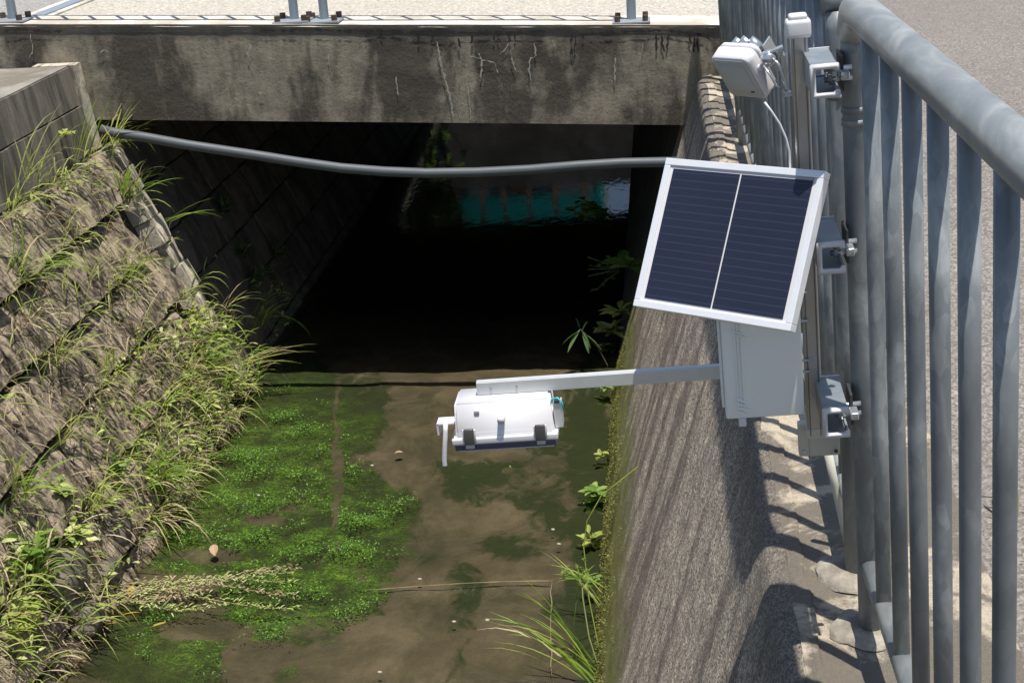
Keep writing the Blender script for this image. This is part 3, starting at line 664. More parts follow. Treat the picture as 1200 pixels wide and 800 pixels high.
# sensor arm with its housing
ar = fthing('cantilever_bar', 'flat pale metal arm reaching from the control box over the water', 'arm', (.045, 2.35, .487))
bm = B(); box(bm, (-.19, 0, 0), (.47, .003, .022), bev=.0006); box(bm, (-.19, .007, .0105), (.47, .012, .0025)); obj('bar', bm, 'armc', ar)
for x in (-.40, -.355):
    bm = B(); bmesh.ops.create_cone(bm, segments=10, radius1=.0022, radius2=.0018, depth=.003, cap_ends=True, matrix=Matrix.Translation((x, -.0025, .002)) @ Matrix.Rotation(PI / 2, 4, 'X')); obj('rivet', bm, 'zinc', ar)
sb = fthing('water_level_sensor', 'white plastic sensor housing with two dark latches hanging over the water', 'sensor', (-.336, 2.31, .398))
bm = B(); b0, b1 = (.176, .086), (.164, .070)      # body tapers upwards
vs = []
for (wx, wy), z in ((b0, .010), ((.170, .078), .022), (b1, .077)):
    vs.append([bm.verts.new((sx * wx / 2, .043 + sy * wy / 2, z)) for sx, sy in ((-1, -1), (1, -1), (1, 1), (-1, 1))])
for a, b in zip(vs, vs[1:]):
    for k in range(4): bm.faces.new((a[k], a[(k + 1) % 4], b[(k + 1) % 4], b[k]))
bm.faces.new(vs[0][::-1]); bm.faces.new(vs[-1]); bmesh.ops.bevel(bm, geom=bm.edges[:], offset=.004, segments=3, affect='EDGES'); obj('housing', bm, 'white', sb, True)
bm = B(); box(bm, (0, .043, .010), (.184, .094, .012), bev=.003, seg=3); obj('rim', bm, 'white', sb, True)
bm = B(); box(bm, (0, .043, -.002), (.176, .088, .011), bev=.002); obj('lid', bm, 'lid', sb, True)
bm = B(); box(bm, (0, .043, -.0095), (.166, .080, .0035), bev=.001); obj('lid_edge', bm, 'lidedge', sb, True)
for x in (-.060, .063):
    bm = B(); box(bm, (x, -.0075, .021), (.0175, .007, .028), rot=Matrix.Rotation(-.12, 3, 'X'), bev=.002); l = obj('latch', bm, 'latch', sb, True)
    bm = B(); box(bm, (x, -.0075, .004), (.015, .007, .009), bev=.0015); obj('latch_tongue', bm, 'greyd', l, True)
    bm = B(); box(bm, (x, -.004, .022), (.023, .003, .022), bev=.001); obj('latch_seat', bm, 'white', l, True)
obj('knob', tube(B(), [(-.002, .010, .049), (-.002, -.010, .048)], .0062, 16), 'white', sb, True)
bm = B(); box(bm, (-.044, .0065, .060), (.009, .003, .006), bev=.001); obj('vent_square', bm, 'greyd', sb, True)
bm = B(); box(bm, (.094, .030, .040), (.014, .028, .046), bev=.0015); obj('side_bracket', bm, 'armc', sb)
obj('wire', tube(B(), [(.082, .02, .058), (.086, .018, .070), (.096, .016, .073), (.103, .015, .064), (.104, .016, .050)], .0017, 8), 'cyan', sb, True)
bm = B(); box(bm, (.094, .024, .0655), (.010, .02, .004)); obj('connector', bm, 'dark', sb)
bm = B(); box(bm, (-.099, .010, .046), (.030, .028, .003)); box(bm, (-.1130, .010, .036), (.003, .028, .020)); an = obj('antenna_bracket', bm, 'white', sb)
obj('antenna', tube(B(), [(-.098, -.006, .0475), (-.099, -.010, .036), (-.103, -.012, .010), (-.107, -.013, -.016), (-.1075, -.013, -.026), (-.1076, -.013, -.0275)], .0042, 12, True), 'white', an, True)

# tilted white head near the top of the mast
a_, b_ = -.7405, .5981
HR = Matrix.Rotation(a_, 3, 'Z') @ Matrix.Rotation(b_, 3, 'X')
hd = fthing('outdoor_sensor', 'white rounded sensor head facing down beside the top of the mast', 'sensor', (.0983, 2.40, .9730), rot=HR)
hw, hh, hdp = .0775, .0893, .036
def rrect(w_, h_, r, n=5):
    P = []
    for cx, cz, a0 in ((w_ / 2 - r, h_ / 2 - r, 0), (-w_ / 2 + r, h_ / 2 - r, PI / 2), (-w_ / 2 + r, -h_ / 2 + r, PI), (w_ / 2 - r, -h_ / 2 + r, 1.5 * PI)):
        for k in range(n + 1): a = a0 + PI / 2 * k / n; P.append((cx + r * math.cos(a), cz + r * math.sin(a)))
    return P
def loft(secs, cap=True):
    bm = B(); rings = [[bm.verts.new((x, y, z)) for x, z in P] for y, P in secs]; n = len(rings[0])
    for a, b in zip(rings, rings[1:]):
        for k in range(n): bm.faces.new((a[k], a[(k + 1) % n], b[(k + 1) % n], b[k]))
    if cap: bm.faces.new(rings[0]); bm.faces.new(rings[-1][::-1])
    bmesh.ops.recalc_face_normals(bm, faces=bm.faces[:]); return bm
r = .012
obj('shell', loft([(.0, rrect(hw - .004, hh - .004, r - .002)), (.002, rrect(hw, hh, r)), (.024, rrect(hw + .001, hh + .001, r)), (.0245, rrect(hw - .003, hh - .003, r)), (.027, rrect(hw - .003, hh - .003, r)), (.0275, rrect(hw, hh, r)), (.035, rrect(hw - .002, hh - .002, r)), (.038, rrect(hw - .012, hh - .012, r - .004))]), 'white', hd, True)
obj('front_plate', loft([(-.0022, rrect(hw - .012, hh - .012, .008)), (-.001, rrect(hw - .007, hh - .007, .010)), (.0022, rrect(hw - .0065, hh - .0065, .010))]), 'greyd', hd, True)
obj('sunken_panel', loft([(-.0032, rrect(hw - .024, hh - .030, .004)), (-.002, rrect(hw - .022, hh - .028, .004))]), 'greyd', hd, True)
bm = B(); box(bm, (.018, -.0034, -.026), (.007, .002, .0028), bev=.0008); obj('sensor_slot', bm, 'dark', hd)
obj('side_button', tube(B(), [(hw / 2 - .002, .015, .012), (hw / 2 + .006, .015, .012)], .0055, 14), 'white', hd, True)
for k, (x, z, rr) in enumerate(((-.018, .028, .010), (.0, .03, .012), (.018, .028, .013))):
    obj('swivel_ring', tube(B(), [(x, .040 + .002 * k, z), (x + .006, .052, z + .004)], rr, 16), 'zinc', hd, True)
bm = B(); box(bm, (.040, .052, .004), (.003, .022, .060), bev=.001); obj('swivel_arm', bm, 'zinc', hd)
bk = fthing('swivel_bracket', 'shiny metal swivel bracket joining the white sensor head to the mast', 'bracket', (.150, 2.37, .978))
obj('ball_joint', (lambda bm: (bmesh.ops.create_uvsphere(bm, u_segments=16, v_segments=10, radius=.014, matrix=Matrix.Translation((-.004, .0, .028))), bm)[1])(B()), 'zinc', bk, True)
bm = B(); box(bm, (.004, .0, .040), (.030, .020, .003), rot=Matrix.Rotation(-.3, 3, 'Y')); box(bm, (.016, 0, .026), (.003, .022, .030)); obj('clamp_plate', bm, 'zinc', bk)
bm = B(); box(bm, (.020, .03, .0), (.004, .05, .058)); obj('strap_plate', bm, 'steel', bk)
obj('u_bolt', tube(B(), [(.0, -.010, .030), (.010, -.018, .02), (.014, -.018, .0), (.018, -.014, -.02), (.024, .0, -.026)], .0022, 8), 'zinc', bk, True)
obj('u_bolt', tube(B(), [(-.014, -.012, .020), (-.004, -.020, .004), (.004, -.022, -.012), (.012, -.016, -.018)], .0020, 8), 'zinc', bk, True)
bm = B(); box(bm, (.022, -.012, -.028), (.012, .010, .008), bev=.001); obj('clamp_nut', bm, 'zinc', bk)
def wpx(pts, y): return [onY(px, py, y) for px, py in pts]
tag(obj('sensor_cable', tube(B(), wpx([(896, 120), (905, 132), (914, 146), (921, 162), (925, 178), (926, 196), (925, 215)], 2.27), .0018, 8), 'white', None, True), 'thin white cable curving from the sensor head down behind the solar panel', 'cable')

# ------------------------------------------------------------------ grey conduit across the channel
P0 = [(118, 152), (136, 156), (170, 161), (220, 170), (260, 176), (300, 182), (350, 190), (400, 197), (450, 201), (500, 203), (560, 202), (620, 199), (680, 194), (730, 191), (780, 190), (806, 190)]
pp = [onY(a, b, 7.36) for a, b in P0]
cd_ = tag(obj('conduit', tube(B(), pp, .0255, 16), 'pipe', None, True), 'long grey plastic conduit sagging across the channel in front of the bridge', 'conduit')

# ================================================================== FAR SIDE seen in the water
fb = tag(obj('far_wall', (lambda bm: (box(bm, (-2.2, 17.92, -.85), (5.2, .16, 1.7)), bm)[1])(B()), 'soffit'), 'concrete wall with shade in its dark colour closing the channel beyond the bridge', 'wall')  # dark material carries the shade of plants over this wall
hs = thing('teal_building', 'teal painted shed with rusty posts mirrored in the dark water', 'building', (-1.5, 19, -.02))
def hp(name, c, s, mat, par=None):
    bm = B(); box(bm, Vector(c) - Vector((-1.5, 19, -.02)), s); return obj(name, bm, mat, par or hs)
hp('wall', (-1.85, 19.6, 1.35), (2.1, 1.0, 2.75), 'bwall')
for i in range(7):
    hp('wall_panel', (-2.75 + .28 * i, 19.06, .20), (.27, .05, .42), ['glassd', 'panelg', 'glassd', 'rust', 'glassd', 'panelg', 'panelg'][i])
hp('teal_cladding', (-1.9, 19.05, 1.0), (1.95, .06, 1.15), 'teal'); hp('teal_cladding', (-.86, 19.045, .6), (.10, .06, 1.3), 'teal')
for i in range(6): hp('post', (-2.75 + .34 * i + random.uniform(-.05, .05), 18.7, 1.0), (.04, .04, 2.0), 'rust')
hp('sky_blocker', (-3.45, 19.4, 1.25), (1.1, 1.0, 2.6), 'soffit')  # added dark block, keeps a sky patch out of the water reflection
hp('roof', (-1.85, 19.3, 2.8), (2.5, 2.0, .1), 'rust')

# ================================================================== PLANTS
def blade(bm, base, dirv, L, w0, droop, seg=6, twist=None):
    p = Vector(base); v = Vector(dirv).normalized(); side = v.cross(Vector((0, 0, 1)))
    if side.length < .1: side = Vector((1, 0, 0))
    side.normalize(); side = (side + Vector((random.uniform(-.6, .6), random.uniform(-.6, .6), random.uniform(-.3, .3)))).normalized(); pr = None; st = L / seg
    for i in range(seg + 1):
        t = i / seg; wd = w0 * (.55 + .9 * t if t < .5 else 1.0) * (1 - t ** 3) * .5
        s = (side - v * side.dot(v)).normalized()
        if i == seg: c = (bm.verts.new(p),); bm.faces.new((pr[0], pr[1], c[0]))
        else:
            c = (bm.verts.new(p - s * wd), bm.verts.new(p + s * wd))
            if pr: bm.faces.new((pr[0], pr[1], c[1], c[0]))
        pr = c; p = p + v * st; v = (v + Vector((0, 0, -droop * st * (1 + 1.5 * t)))).normalized()
def leaf(bm, base, dirv, L, w0, fold=.25, curve=.5):
    v = Vector(dirv).normalized(); s = v.cross(Vector((random.uniform(-.4, .4), random.uniform(-.4, .4), 1))).normalized(); n = s.cross(v).normalized(); p = Vector(base)
    mid = []; a = []; b = []
    for i, (t, wd) in enumerate(((0, .08), (.3, .85), (.6, 1.0), (.85, .6), (1, 0))):
        q = p + v * L * t - Vector((0, 0, 1)) * curve * L * t * t * .5
        mid.append(bm.verts.new(q)); 
        if wd: a.append(bm.verts.new(q - s * w0 * wd * .5 + n * fold * w0 * wd * .5)); b.append(bm.verts.new(q + s * w0 * wd * .5 + n * fold * w0 * wd * .5))
    for i in range(3):
        bm.faces.new((mid[i], mid[i + 1], a[i + 1], a[i])); bm.faces.new((mid[i + 1], mid[i], b[i], b[i + 1]))
    bm.faces.new((mid[3], mid[4], a[3])); bm.faces.new((mid[4], mid[3], b[3]))
def rdir(n, spread=1.0, up=.6):
    return (Vector(n) + Vector((random.uniform(-1, 1), random.uniform(-1, 1), random.uniform(-.3, 1))) * spread + Vector((0, 0, up))).normalized()
BS = 1.15
def clump(p, n, L, w0, label, mat='grass', spread=.9, up=.7, droop=3.0, bias=(0, 0, 0), name='grass_clump', cat='grass clump', nn=LN, dry=0.15):
    o = thing(name, label, cat, p); bm = B(); bd = B(); L *= BS; w0 *= BS * 1.15; n = int(n * .62)
    for i in range(n):
        d = rdir(nn, spread, up) + Vector(bias); l = L * random.uniform(.45, 1.1)
        blade(bd if random.random() < dry else bm, Vector((random.gauss(0, .025), random.gauss(0, .03), random.uniform(-.02, .01))), d, l, w0 * random.uniform(.6, 1.1), droop * random.uniform(.5, 1.4) / max(.2, L) * .35)
    obj('blades', bm, mat, o)
    if len(bd.verts): obj('dry_blades', bd, 'dry', o)
    else: bd.free()
    return o
def bushy(p, n, label, mat='broad', L=.06, w0=.022, H=.15, R=.09, name='leafy_weed', cat='weed', nn=LN, up=.6, stems=6):
    if name == 'leafy_weed': w0 *= 1.35; L *= 1.3; w0 *= 1.15; H *= .62; n = int(n * .7)
    o = thing(name, label, cat, p); bs = B(); bl = B()
    for k in range(stems):
        d = rdir(nn, .8, up); h = H * random.uniform(.6, 1.15); b0 = Vector((random.gauss(0, R * .3), random.gauss(0, R * .35), 0)) * (0 if stems <= 8 else 1); e = b0 + d * h
        tube(bs, [b0, b0.lerp(e, .5) + Vector((0, 0, .01)), e], .0022, 5, False)
        m = max(3, n // stems)
        for i in range(m):
            t = (i + .6) / m; q = b0.lerp(e, t); a = 2.4 * i + k
            ld = Vector((math.cos(a), math.sin(a), random.uniform(-.1, .7))) + d * .3
            leaf(bl, q, ld, L * random.uniform(.6, 1.15), w0 * random.uniform(.7, 1.2))
    obj('stems', bs, 'stem', o); obj('leaves', bl, mat, o); return o
def L3(px, py, out=.05): return onL(px, py) + LN * out
G = 'grass clumps rooted in the block wall joints'
CL = [
 (80, 190, 26, .30, .010, 'grass', 'upright grass tuft growing where the cap meets the bridge', dict(spread=.25, up=1.6, droop=.9)),
 (118, 178, 34, .34, .007, 'lime_g', 'pale grass tuft beside the left end of the grey conduit', dict(spread=.9, up=.6, droop=2.4)),
 (135, 240, 46, .26, .009, 'grass', 'dense green grass tuft on the pale end blocks below the conduit', dict(spread=.9, up=.9, droop=2.5)),
 (185, 262, 12, .34, .007, 'grass', 'long green blades reaching right over the shaded wall', dict(spread=.5, up=.5, droop=2.2, bias=(1.0, .2, .1), dry=.05)),
 (20, 215, 30, .34, .006, 'lime_g', 'thin arching pale grass at left under the cap joint', dict(spread=.8, up=1.0, droop=2.4)),
 (5, 250, 26, .22, .007, 'lime_g', 'yellow green tuft on the ledge at the left picture edge', dict(spread=.9)),
 (10, 335, 36, .34, .008, 'grass', 'large tuft with one broad drooping blade at the left edge', dict(spread=1.0, up=.5, droop=3)),
 (15, 385, 44, .30, .005, 'dry', 'brown dried grass mat hanging at the left edge', dict(spread=1.1, up=.1, droop=4, dry=.2)),
 (95, 330, 26, .34, .005, 'lime_g', 'wispy pale grass fanning across the middle joint', dict(spread=1.1, up=.4, droop=2.5, bias=(.3, 0, 0))),
 (140, 330, 34, .24, .006, 'grass', 'fine green grass tuft above the yellow flower', dict(spread=1, up=.6)),
 (112, 435, 40, .12, .007, 'lime_g', 'small bright lime tuft in the middle of the block wall', dict(spread=1, up=.9, dry=.02)),
 (60, 425, 36, .30, .006, 'lime_g', 'pale tuft hanging long blades over the fourth block row', dict(spread=1, up=.3, droop=4)),
 (150, 395, 22, .34, .006, 'dry', 'straw coloured tuft right of the small lime tuft', dict(spread=1.1, up=.3, droop=3)),
 (225, 440, 24, .30, .006, 'lime_g', 'tuft sending long pale blades right across the weeds', dict(spread=.9, up=.35, droop=2.6, bias=(.5, 0, 0))),
 (292, 385, 44, .40, .008, 'grass', 'tall green sedge at the waterline beside the bridge shadow', dict(spread=.8, up=1.2, droop=4.0, bias=(.25, 0, 0), dry=.05)),
 (165, 570, 80, .30, .008, 'grass', 'largest green grass clump hanging to the water below the weeds', dict(spread=.9, up=.5, droop=4.5, bias=(.2, 0, 0), dry=.12)),
 (170, 610, 40, .28, .006, 'lime_g', 'drooping pale grass under the largest clump at the water edge', dict(spread=.9, up=.2, droop=5, bias=(.4, 0, 0), dry=.35)),
 (95, 600, 34, .22, .007, 'lime_g', 'yellowish tuft on the lowest block row above the grey foot stones', dict(spread=1, up=.5)),
 (8, 590, 30, .30, .012, 'grass', 'bright broad bladed grass at the lower left edge', dict(spread=.8, up=.8, droop=3)),
 (40, 785, 16, .18, .006, 'dry', 'dead grass stalks hanging in the lower left corner', dict(spread=.7, up=.0, droop=5)),
 (255, 362, 16, .24, .007, 'lime_g', 'arching pale grass on top of the brightest weed mound', dict(spread=.8, up=.9, droop=2.5, bias=(.4, 0, 0))),
 (270, 430, 18, .34, .006, 'lime_g', 'long pale blades reaching over the water in front of the shadow line', dict(spread=.6, up=.3, droop=1.6, bias=(1.0, 0, 0))),
 (25, 690, 40, .24, .010, 'grass', 'fresh grass tuft above the lower left corner weeds', dict(spread=.9, up=.9)),
 (60, 520, 26, .20, .007, 'lime_g', 'yellow green sprig tuft in the lowest long joint at left', dict(spread=.9, up=.8)),
 (135, 795, 30, .14, .006, 'grass', 'short grass standing in the water near the bottom edge', dict(spread=.5, up=1.0, droop=1.5)),
]
for px, py, n, L, w0, mt, lab, kw in CL: clump(L3(px, py), n, L, w0, lab, mt, kw.pop('spread', .9), **kw)
WD = [
 (130, 150, 60, 'mossy green cushion plant on the corner below the pier', 'broad', .035, .008, .05, .05),
 (70, 165, 40, 'small weed with rusty stems above the top block row', 'lime_g', .04, .010, .07, .06),
 (85, 258, 26, 'little yellow flowering weed on the second block row', 'lime_g', .03, .014, .05, .04),
 (125, 335, 30, 'yellow flower head cluster in the middle joint', 'lime_g', .03, .014, .06, .03),
 (220, 385, 90, 'bright leafy weed mound near the shaded wall end', 'lime_g', .05, .014, .16, .10),
 (235, 430, 100, 'tallest fresh green weed mound with feathery leaves', 'broad', .05, .012, .18, .12),
 (255, 455, 70, 'olive weed overhanging the green algae', 'dusty', .045, .012, .18, .10),
 (225, 480, 100, 'pale drooping weed with withered hanging leaves', 'dusty', .06, .018, .14, .10),
 (250, 400, 70, 'grey leaved weed behind the tall sedge', 'dusty', .05, .014, .14, .08),
 (125, 560, 70, 'leafy weed rooted above the largest grass clump', 'broad', .055, .016, .12, .08),
 (60, 585, 70, 'mixed pale leafed weed on the lowest blocks', 'dusty', .05, .016, .10, .09),
 (20, 660, 90, 'lush bright green weed at the lower left edge', 'broad', .075, .020, .16, .10),
 (15, 735, 110, 'bushy lime green weed in the lower left corner', 'lime_g', .05, .016, .14, .10),
 (75, 640, 50, 'weed with long pale leaves above the foot stones', 'dusty', .07, .020, .12, .08),
]
for px, py, n, lab, mt, L, w0, H, R in WD: bushy(L3(px, py, .03), n, lab, mt, L, w0, H, R, stems=max(5, n // 10))
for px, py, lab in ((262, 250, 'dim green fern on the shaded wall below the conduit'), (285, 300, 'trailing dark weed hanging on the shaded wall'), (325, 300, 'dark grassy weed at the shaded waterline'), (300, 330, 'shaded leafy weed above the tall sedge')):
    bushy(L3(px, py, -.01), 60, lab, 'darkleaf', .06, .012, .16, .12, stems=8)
# ground cover, moss and litter on the bank: nobody could count it
bl = B(); bmo = B(); bdr = B(); blm = B()
def dens(px, py):
    s = 0
    for cx, cy, a, b, k in ((240, 440, 70, 90, 1), (200, 400, 70, 50, .5), (190, 560, 70, 70, .9), (110, 610, 60, 40, .5), (15, 700, 60, 110, .8), (90, 450, 90, 80, .10), (60, 700, 70, 60, .3), (310, 350, 25, 60, .5), (150, 500, 90, 90, .25), (30, 220, 120, 20, .5)):
        d = ((px - cx) / a) ** 2 + ((py - cy) / b) ** 2; s += k * max(0, 1 - d)
    return min(1, s)
cnt = 0
for _ in range(60000):
    y = random.uniform(3.9, 8.6); s = random.uniform(-.02, LLEN); p = LT + LD * s; p = Vector((p.x, y, p.z)); px, py = px_of(p)
    if not (-30 < px < 345 and 140 < py < 830): continue
    jn = abs((s / ROW) % 1 - .0); jn = min(jn, 1 - jn); dd = dens(px, py) + (.16 if jn < .07 else .0)
    if random.random() > dd: continue
    if y > BY and random.random() < .6: continue
    q = p + LN * (random.uniform(.0, .05) + .04 * (y < BY)); a = random.random(); cnt += 1
    if a < .42: leaf(bl, q, rdir(LN, 1.3, .2), random.uniform(.03, .07), random.uniform(.010, .022))
    elif a < .60: leaf(blm, q, rdir(LN, 1.3, .2), random.uniform(.02, .055), random.uniform(.008, .016))
    elif a < .80: blade(bdr, q, rdir(LN, 1.2, -.2), random.uniform(.06, .18), .006, 6, 4)
    else: blade(bmo, q, rdir(LN, 1.1, .3), random.uniform(.08, .20), .008, 6, 5)
    if cnt > 2200: break
bst = B()
for _ in range(1200):
    y = random.uniform(4.0, 7.5); s = (random.randint(0, 5) + random.gauss(0, .10)) * ROW if random.random() < .7 else random.uniform(0, LLEN); s = max(0, min(LLEN, s)); p = LT + LD * s; p = Vector((p.x, y, p.z)); px, py = px_of(p)
    if N3(px * .012, py * .012, 4) < -.10: continue
    blade(bst, p + LN * .045, rdir(LN, .9, .3), random.uniform(.10, .30), random.uniform(.004, .008), random.uniform(3, 9), 6)
bsw = B()
for _ in range(3200):
    y = random.uniform(4.0, 7.5); s = random.uniform(0, LLEN); p = LT + LD * s; p = Vector((p.x, y, p.z)); px, py = px_of(p)
    if N3(px * .018, py * .018, 9) < .02: continue
    blade(bsw, p + LN * random.uniform(.03, .06), rdir(LN * .25, .9, -.5), random.uniform(.05, .20), random.uniform(.0025, .006), random.uniform(4, 12), 5)
tag(obj('straw_thatch', bsw, 'dry'), 'patches of dry straw and fine roots lying over the wall blocks', 'dry grass', kind='stuff')
tag(obj('trailing_grass', bst, 'lime_g'), 'sparse long pale grass blades trailing over the whole block wall', 'grass', kind='stuff')
tag(obj('ground_cover', bl, 'dusty'), 'low olive green weeds covering the lower block wall', 'weeds', kind='stuff')
tag(obj('ground_cover', blm, 'lime_g'), 'small yellow green leaves spread through the joints of the block wall', 'weeds', kind='stuff')
tag(obj('dry_litter', bdr, 'dry'), 'dry straw litter matted on the block wall', 'dry grass', kind='stuff')
tag(obj('short_grass', bmo, 'grass'), 'short fresh grass sprouting between the weeds', 'grass', kind='stuff')
# foot stones at the left waterline
for px, py, s, lab in ((62, 680, .15, 'angular foot stone at the lower left waterline'), (95, 730, .10, 'small dark stone half in water left of the yellow leaves'), (130, 625, .10, 'grey stone below the hanging grass clump'), (45, 740, .09, 'stone between the lowest weeds in the corner'), (118, 672, .07, 'small stone beside the twig tangle')):
    p = onL(px, py) + LN * .03; bm = B(); bmesh.ops.create_icosphere(bm, subdivisions=3, radius=1)
    for v in bm.verts:
        k = 1 + .35 * N3(v.co.x * 1.3 + px, v.co.y * 1.3, v.co.z * 1.3) + .06 * N3(v.co.x * 5, v.co.y * 5, v.co.z * 5 + px); v.co = Vector((v.co.x * s * .6, v.co.y * s, v.co.z * s * .7)) * k
    o = tag(obj('stone', bm, 'cap', None, True), lab, 'stone'); o.location = p
# weed carpet standing in the water
bm = B(); c = 0
for _ in range(200000):
    x = random.uniform(-2.35, -.75); y = random.uniform(4.3, 7.55); a, brt = algae((x, y, WATER))
    k = fbm(x * 6, y * 6, 8); 
    if a < .45 or random.random() > max(0, brt * .95 - .78 + k * 1.6) * a: continue
    h = random.uniform(.0, .014); q = Vector((x, y, WATER + .001 + h)); dd = Vector((random.uniform(-1, 1), random.uniform(-1, 1), random.uniform(-.1, .7))).normalized() * random.uniform(.003, .013)
    sd_ = dd.cross(Vector((random.uniform(-.5, .5), random.uniform(-.5, .5), 1))).normalized() * random.uniform(.002, .0045)
    v = [bm.verts.new(q - dd * random.uniform(.2, .9)), bm.verts.new(q + sd_), bm.verts.new(q + dd * .6), bm.verts.new(q - sd_)]; bm.faces.new(v); c += 1
    if c > 7500: break
tag(obj('water_weed', bm, 'alg'), 'bright green water weed carpet on the left half of the stream', 'water weed', kind='stuff')
# submerged dark algae tufts
# moss at the foot of the right wall
bm = B(); c = 0
for _ in range(60000):
    y = random.uniform(3.6, 7.5); k = abs(random.gauss(0, .14)); z = WATER + k
    if k > .55: continue
    if N3(y * 4, z * 7, 3) + .30 - k * 1.2 < random.uniform(-.1, .25): continue
    x = RB_X + (RT_X - RB_X) * k / 1.625 - .012; q = Vector((x - random.uniform(0, .012), y, z))
    dd = Vector((-1, random.uniform(-1, 1), random.uniform(-1, 1))).normalized() * random.uniform(.003, .008); s_ = dd.cross(Vector((random.random(), random.random(), 1))).normalized() * .003
    bm.faces.new([bm.verts.new(q - s_), bm.verts.new(q + s_), bm.verts.new(q + dd)]); c += 1
    if c > 16000: break
tag(obj('moss', bm, 'moss'), 'olive moss crust along the foot of the right wall', 'moss', kind='stuff')
# plants at the foot of the right wall
def R3(px, py): return onplane(px, py, (RB_X, 0, WATER), Vector((-(RT_X - RB_X) and -1.625, 0, RT_X - RB_X)).normalized()) + Vector((-.015, 0, 0))
RN = Vector((-1, -.1, .3)).normalized()
BS = 1.0
clump(onZ(700, 800, WATER) + Vector((0, .0, .02)), 46, .48, .009, 'big fresh grass clump rising at the bottom beside the right wall', 'grass', .55, 1.5, 2.0, (-.15, 0, 0), nn=RN, dry=.06)
clump(onZ(712, 720, WATER) + Vector((0, .0, .02)), 16, .34, .007, 'slender grass leaning on the mossy foot of the right wall', 'lime_g', .5, 1.2, 1.6, (0, 0, 0), nn=RN, dry=.05)
sg = thing('sedge', 'tall umbrella sedge with round seed heads leaning over the water', 'sedge', onZ(704, 790, WATER))
s0 = sg.location.copy()
def sx(px, py, y): return onY(px, py, y) - s0
ys = s0.y
bs = B(); tube(bs, [(0, 0, 0), sx(690, 745, ys + .05), sx(683, 700, ys + .12), sx(682, 680, ys + .15)], .0028, 6, False); obj('stem', bs, 'stem', sg, True)
bs = B(); tube(bs, [(0.01, .02, 0), sx(690, 700, ys + .08), sx(684, 640, ys + .2), sx(688, 610, ys + .2), sx(705, 580, ys + .22), sx(728, 562, ys + .24), sx(747, 547, ys + .25)], .0022, 6, False); obj('stem', bs, 'lime_g', sg, True)
bl_ = B(); bh_ = B()
hub = sx(680, 678, ys + .15)
for k in range(9):
    a = k * .72; d = Vector((math.cos(a) - .3, math.sin(a) * .6, .35)); blade(bl_, hub, d, random.uniform(.07, .13), .006, 3, 4)
    e = hub + Vector((math.cos(a) * .045 - .02, math.sin(a) * .03, .035)); tube(bl_, [hub, e], .001, 4, False)
    for j in range(14): leaf(bh_, e, rdir((0, 0, 0), 1, 0), .012, .003)
blade(bl_, hub + Vector((-.005, 0, 0)), Vector((-.15, -.2, -1)), .20, .006, .2)
for pxy in ((684, 655), (682, 665), (687, 668)):
    for j in range(12): leaf(bh_, sx(*pxy, ys + .17), rdir((0, 0, 0), 1, 0), .013, .004)
obj('bracts', bl_, 'grass', sg); obj('seed_heads', bh_, 'broad', sg)
RW = [(713, 500, 22, 'small fresh weed at the wall foot below the sensor arm', 'broad', .045, .014, .06, .03),
      (712, 590, 24, 'green weed with a dry sprig halfway down the right wall foot', 'broad', .045, .014, .07, .03),
      (708, 690, 16, 'tiny pale weed on the moss beside the umbrella sedge', 'broad', .03, .010, .05, .03),
      (716, 540, 14, 'tiny weed in the moss between two larger weeds', 'lime_g', .03, .010, .04, .02),
      (728, 395, 40, 'dusty rosette weed at the wall foot where the bridge shadow begins', 'dusty', .065, .018, .10, .05),
      (722, 415, 50, 'low whitish weed crowding the wall foot above the arm', 'dusty', .035, .012, .07, .05),
      (708, 640, 18, 'fresh sprig at the wall foot above the umbrella sedge', 'lime_g', .045, .012, .07, .03),
      (722, 460, 18, 'small leafy sprig at the wall foot just under the sensor arm', 'broad', .04, .013, .06, .03),
      (735, 372, 14, 'pale yellow leaf spray at the foot of the wall under the panel corner', 'lime_g', .07, .022, .06, .03),
      (748, 318, 12, 'sunlit leaf pair peeking out left of the solar panel', 'broad', .10, .032, .08, .03)]
for px, py, n, lab, mt, L, w0, H, R in RW: bushy(R3(px, py) + Vector((-.02, 0, .02)), int(n * 1.6), lab, mt, L * 1.35, w0 * 1.4, H * 1.3, R * 1.4, nn=RN, up=.4, stems=5)
o = thing('shade_plant', 'dark long leaved plant standing alone in the bridge shadow at right', 'plant', onZ(712, 428, WATER))
bl = B(); hb = onY(680, 385, o.location.y + .02) - o.location
for a, L in ((-2.9, .16), (-2.2, .15), (1.45, .15), (1.75, .12), (-.5, .13), (-1.4, .14), (-1.0, .14)):
    leaf(bl, hb + (hb * random.uniform(-.15, .05)), R_ * math.cos(a + random.uniform(-.3, .3)) - D_ * math.sin(a) + F_ * random.uniform(-.4, .2), L * random.uniform(.6, 1), .022, .2, .9)
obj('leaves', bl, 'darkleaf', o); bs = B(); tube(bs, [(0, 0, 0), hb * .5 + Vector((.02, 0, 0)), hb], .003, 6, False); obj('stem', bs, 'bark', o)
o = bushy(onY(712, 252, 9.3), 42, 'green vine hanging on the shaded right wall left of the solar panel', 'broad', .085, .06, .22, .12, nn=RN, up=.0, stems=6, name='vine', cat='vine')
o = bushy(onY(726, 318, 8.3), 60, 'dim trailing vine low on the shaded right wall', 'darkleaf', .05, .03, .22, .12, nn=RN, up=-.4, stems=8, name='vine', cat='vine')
# tall green weed on the road side of the kerb
clump(Vector((.66, 2.75, 0)), 30, .14, .008, 'bright green weed on the kerb seen between two balusters', 'lime_g', .5, 1.2, 1.5, nn=Vector((0, 0, 1)), name='kerb_weed', cat='weed')
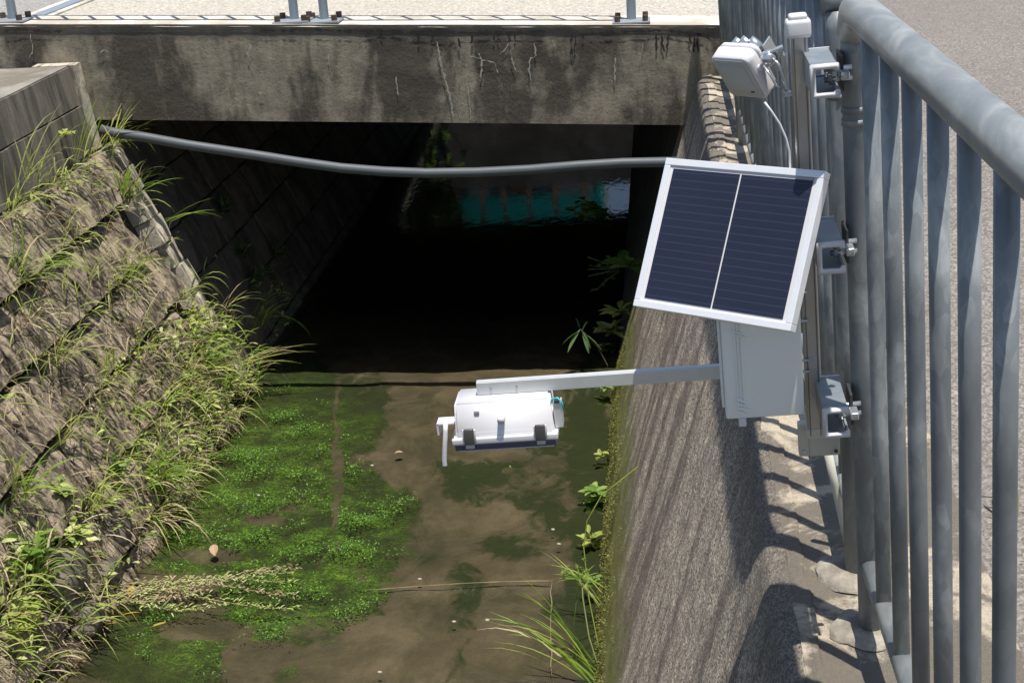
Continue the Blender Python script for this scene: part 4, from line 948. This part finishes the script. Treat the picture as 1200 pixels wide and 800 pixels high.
# bushes beyond the bridge
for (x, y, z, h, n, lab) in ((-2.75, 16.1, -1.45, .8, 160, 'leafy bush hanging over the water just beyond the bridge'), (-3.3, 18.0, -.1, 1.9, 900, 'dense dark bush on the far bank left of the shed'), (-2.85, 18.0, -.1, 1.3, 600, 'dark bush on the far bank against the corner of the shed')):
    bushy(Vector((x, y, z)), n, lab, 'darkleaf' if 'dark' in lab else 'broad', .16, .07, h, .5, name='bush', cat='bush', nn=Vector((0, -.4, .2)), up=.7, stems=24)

# ------------------------------------------------------------------ litter in the water
def litter(px, py, L, w0, ang, mat, lab, name='fallen_leaf', cat='leaf', up=.15):
    p = onZ(px, py, WATER); o = B(); leaf(o, (0, 0, .004), Vector((math.cos(ang), math.sin(ang), up)), L, w0, .4, .3); o = obj(name, o, mat); o.location = p; tag(o, lab, cat)
litter(252, 652, .075, .04, 1.9, 'bleaf', 'curled brown leaf lying on the algae above the twig tangle', up=.5)
litter(462, 532, .045, .035, .2, 'bleaf', 'small tan leaf floating right of the silt trail')
litter(140, 722, .085, .018, .3, 'yleaf', 'long yellow leaf left of the twig tangle')
litter(122, 733, .06, .02, .2, 'yleaf', 'orange yellow leaf nearest the foot stones')
litter(152, 700, .06, .03, 1.5, 'yleaf', 'upright yellow leaf on the twig end', up=.8)
litter(178, 735, .06, .010, .6, 'yleaf', 'thin yellow leaf floating below the twig tangle')
litter(193, 577, .085, .035, 1.5, 'bleaf', 'pale pointed leaf hanging beside the largest grass clump', up=.9)
litter(165, 517, .06, .028, 1.2, 'bleaf', 'tan leaf caught above the water at the bank', up=.7)
tw = thing('twig_tangle', 'tangle of dry feathery twigs lying on the water weed at lower left', 'twigs', onZ(110, 690, WATER))
for k in range(7):
    bs = B(); bl = B(); P = []; y0 = (-16, -8, -2, 4, 10, 15, 3)[k]
    for i in range(12):
        t = i / 11; px = 105 + t * random.choice((235, 225, 170, 140)) if i == 0 else 105 + t * (230 if k < 5 else 130); py = 690 + y0 * t + 9 * math.sin(t * 4 + k) + (4 if k > 3 else -2)
        P.append(onZ(px, py, WATER + .014 + .02 * math.sin(t * PI)) - tw.location)
    tube(bs, P, .0028, 5, False, .0012); st = obj('twig', bs, 'dry', tw)
    for i, p in enumerate(P[3:]):
        for j in range(16): leaf(bl, p + Vector((random.uniform(-.05, .05), random.gauss(0, .016) * (1.4 - i / 9), random.uniform(0, .012))), Vector((.6, random.uniform(-1, 1), random.uniform(0, .6))), random.uniform(.012, .034), .0055)
    obj('dry_leaves', bl, 'dusty' if k % 3 else 'dry', st)
for px, py, lab in ((303, 580, 'white speck of debris on the algae near the bank'), (436, 545, 'tiny pale pebble beside the silt trail'), (492, 678, 'small snail shell on the bare silt near the slab joint'), (532, 728, 'white snail shell at the lower dark algae patch'), (445, 787, 'tiny white shell near the bottom edge'), (648, 620, 'pale shell by the right edge of the stream'), (655, 637, 'second pale shell just below another at right'), (571, 726, 'cream pebble right of the lower dark patch')):
    bm = B(); bmesh.ops.create_icosphere(bm, subdivisions=2, radius=.006)
    for v in bm.verts: v.co = Vector((v.co.x * 1.5, v.co.y, v.co.z * .7)) * (1 + .3 * N3(v.co.x * 200 + px, v.co.y * 200, v.co.z * 200))
    o = tag(obj('pebble', bm, 'lime', None, True), lab, 'pebble'); o.location = onZ(px, py, WATER + .002)
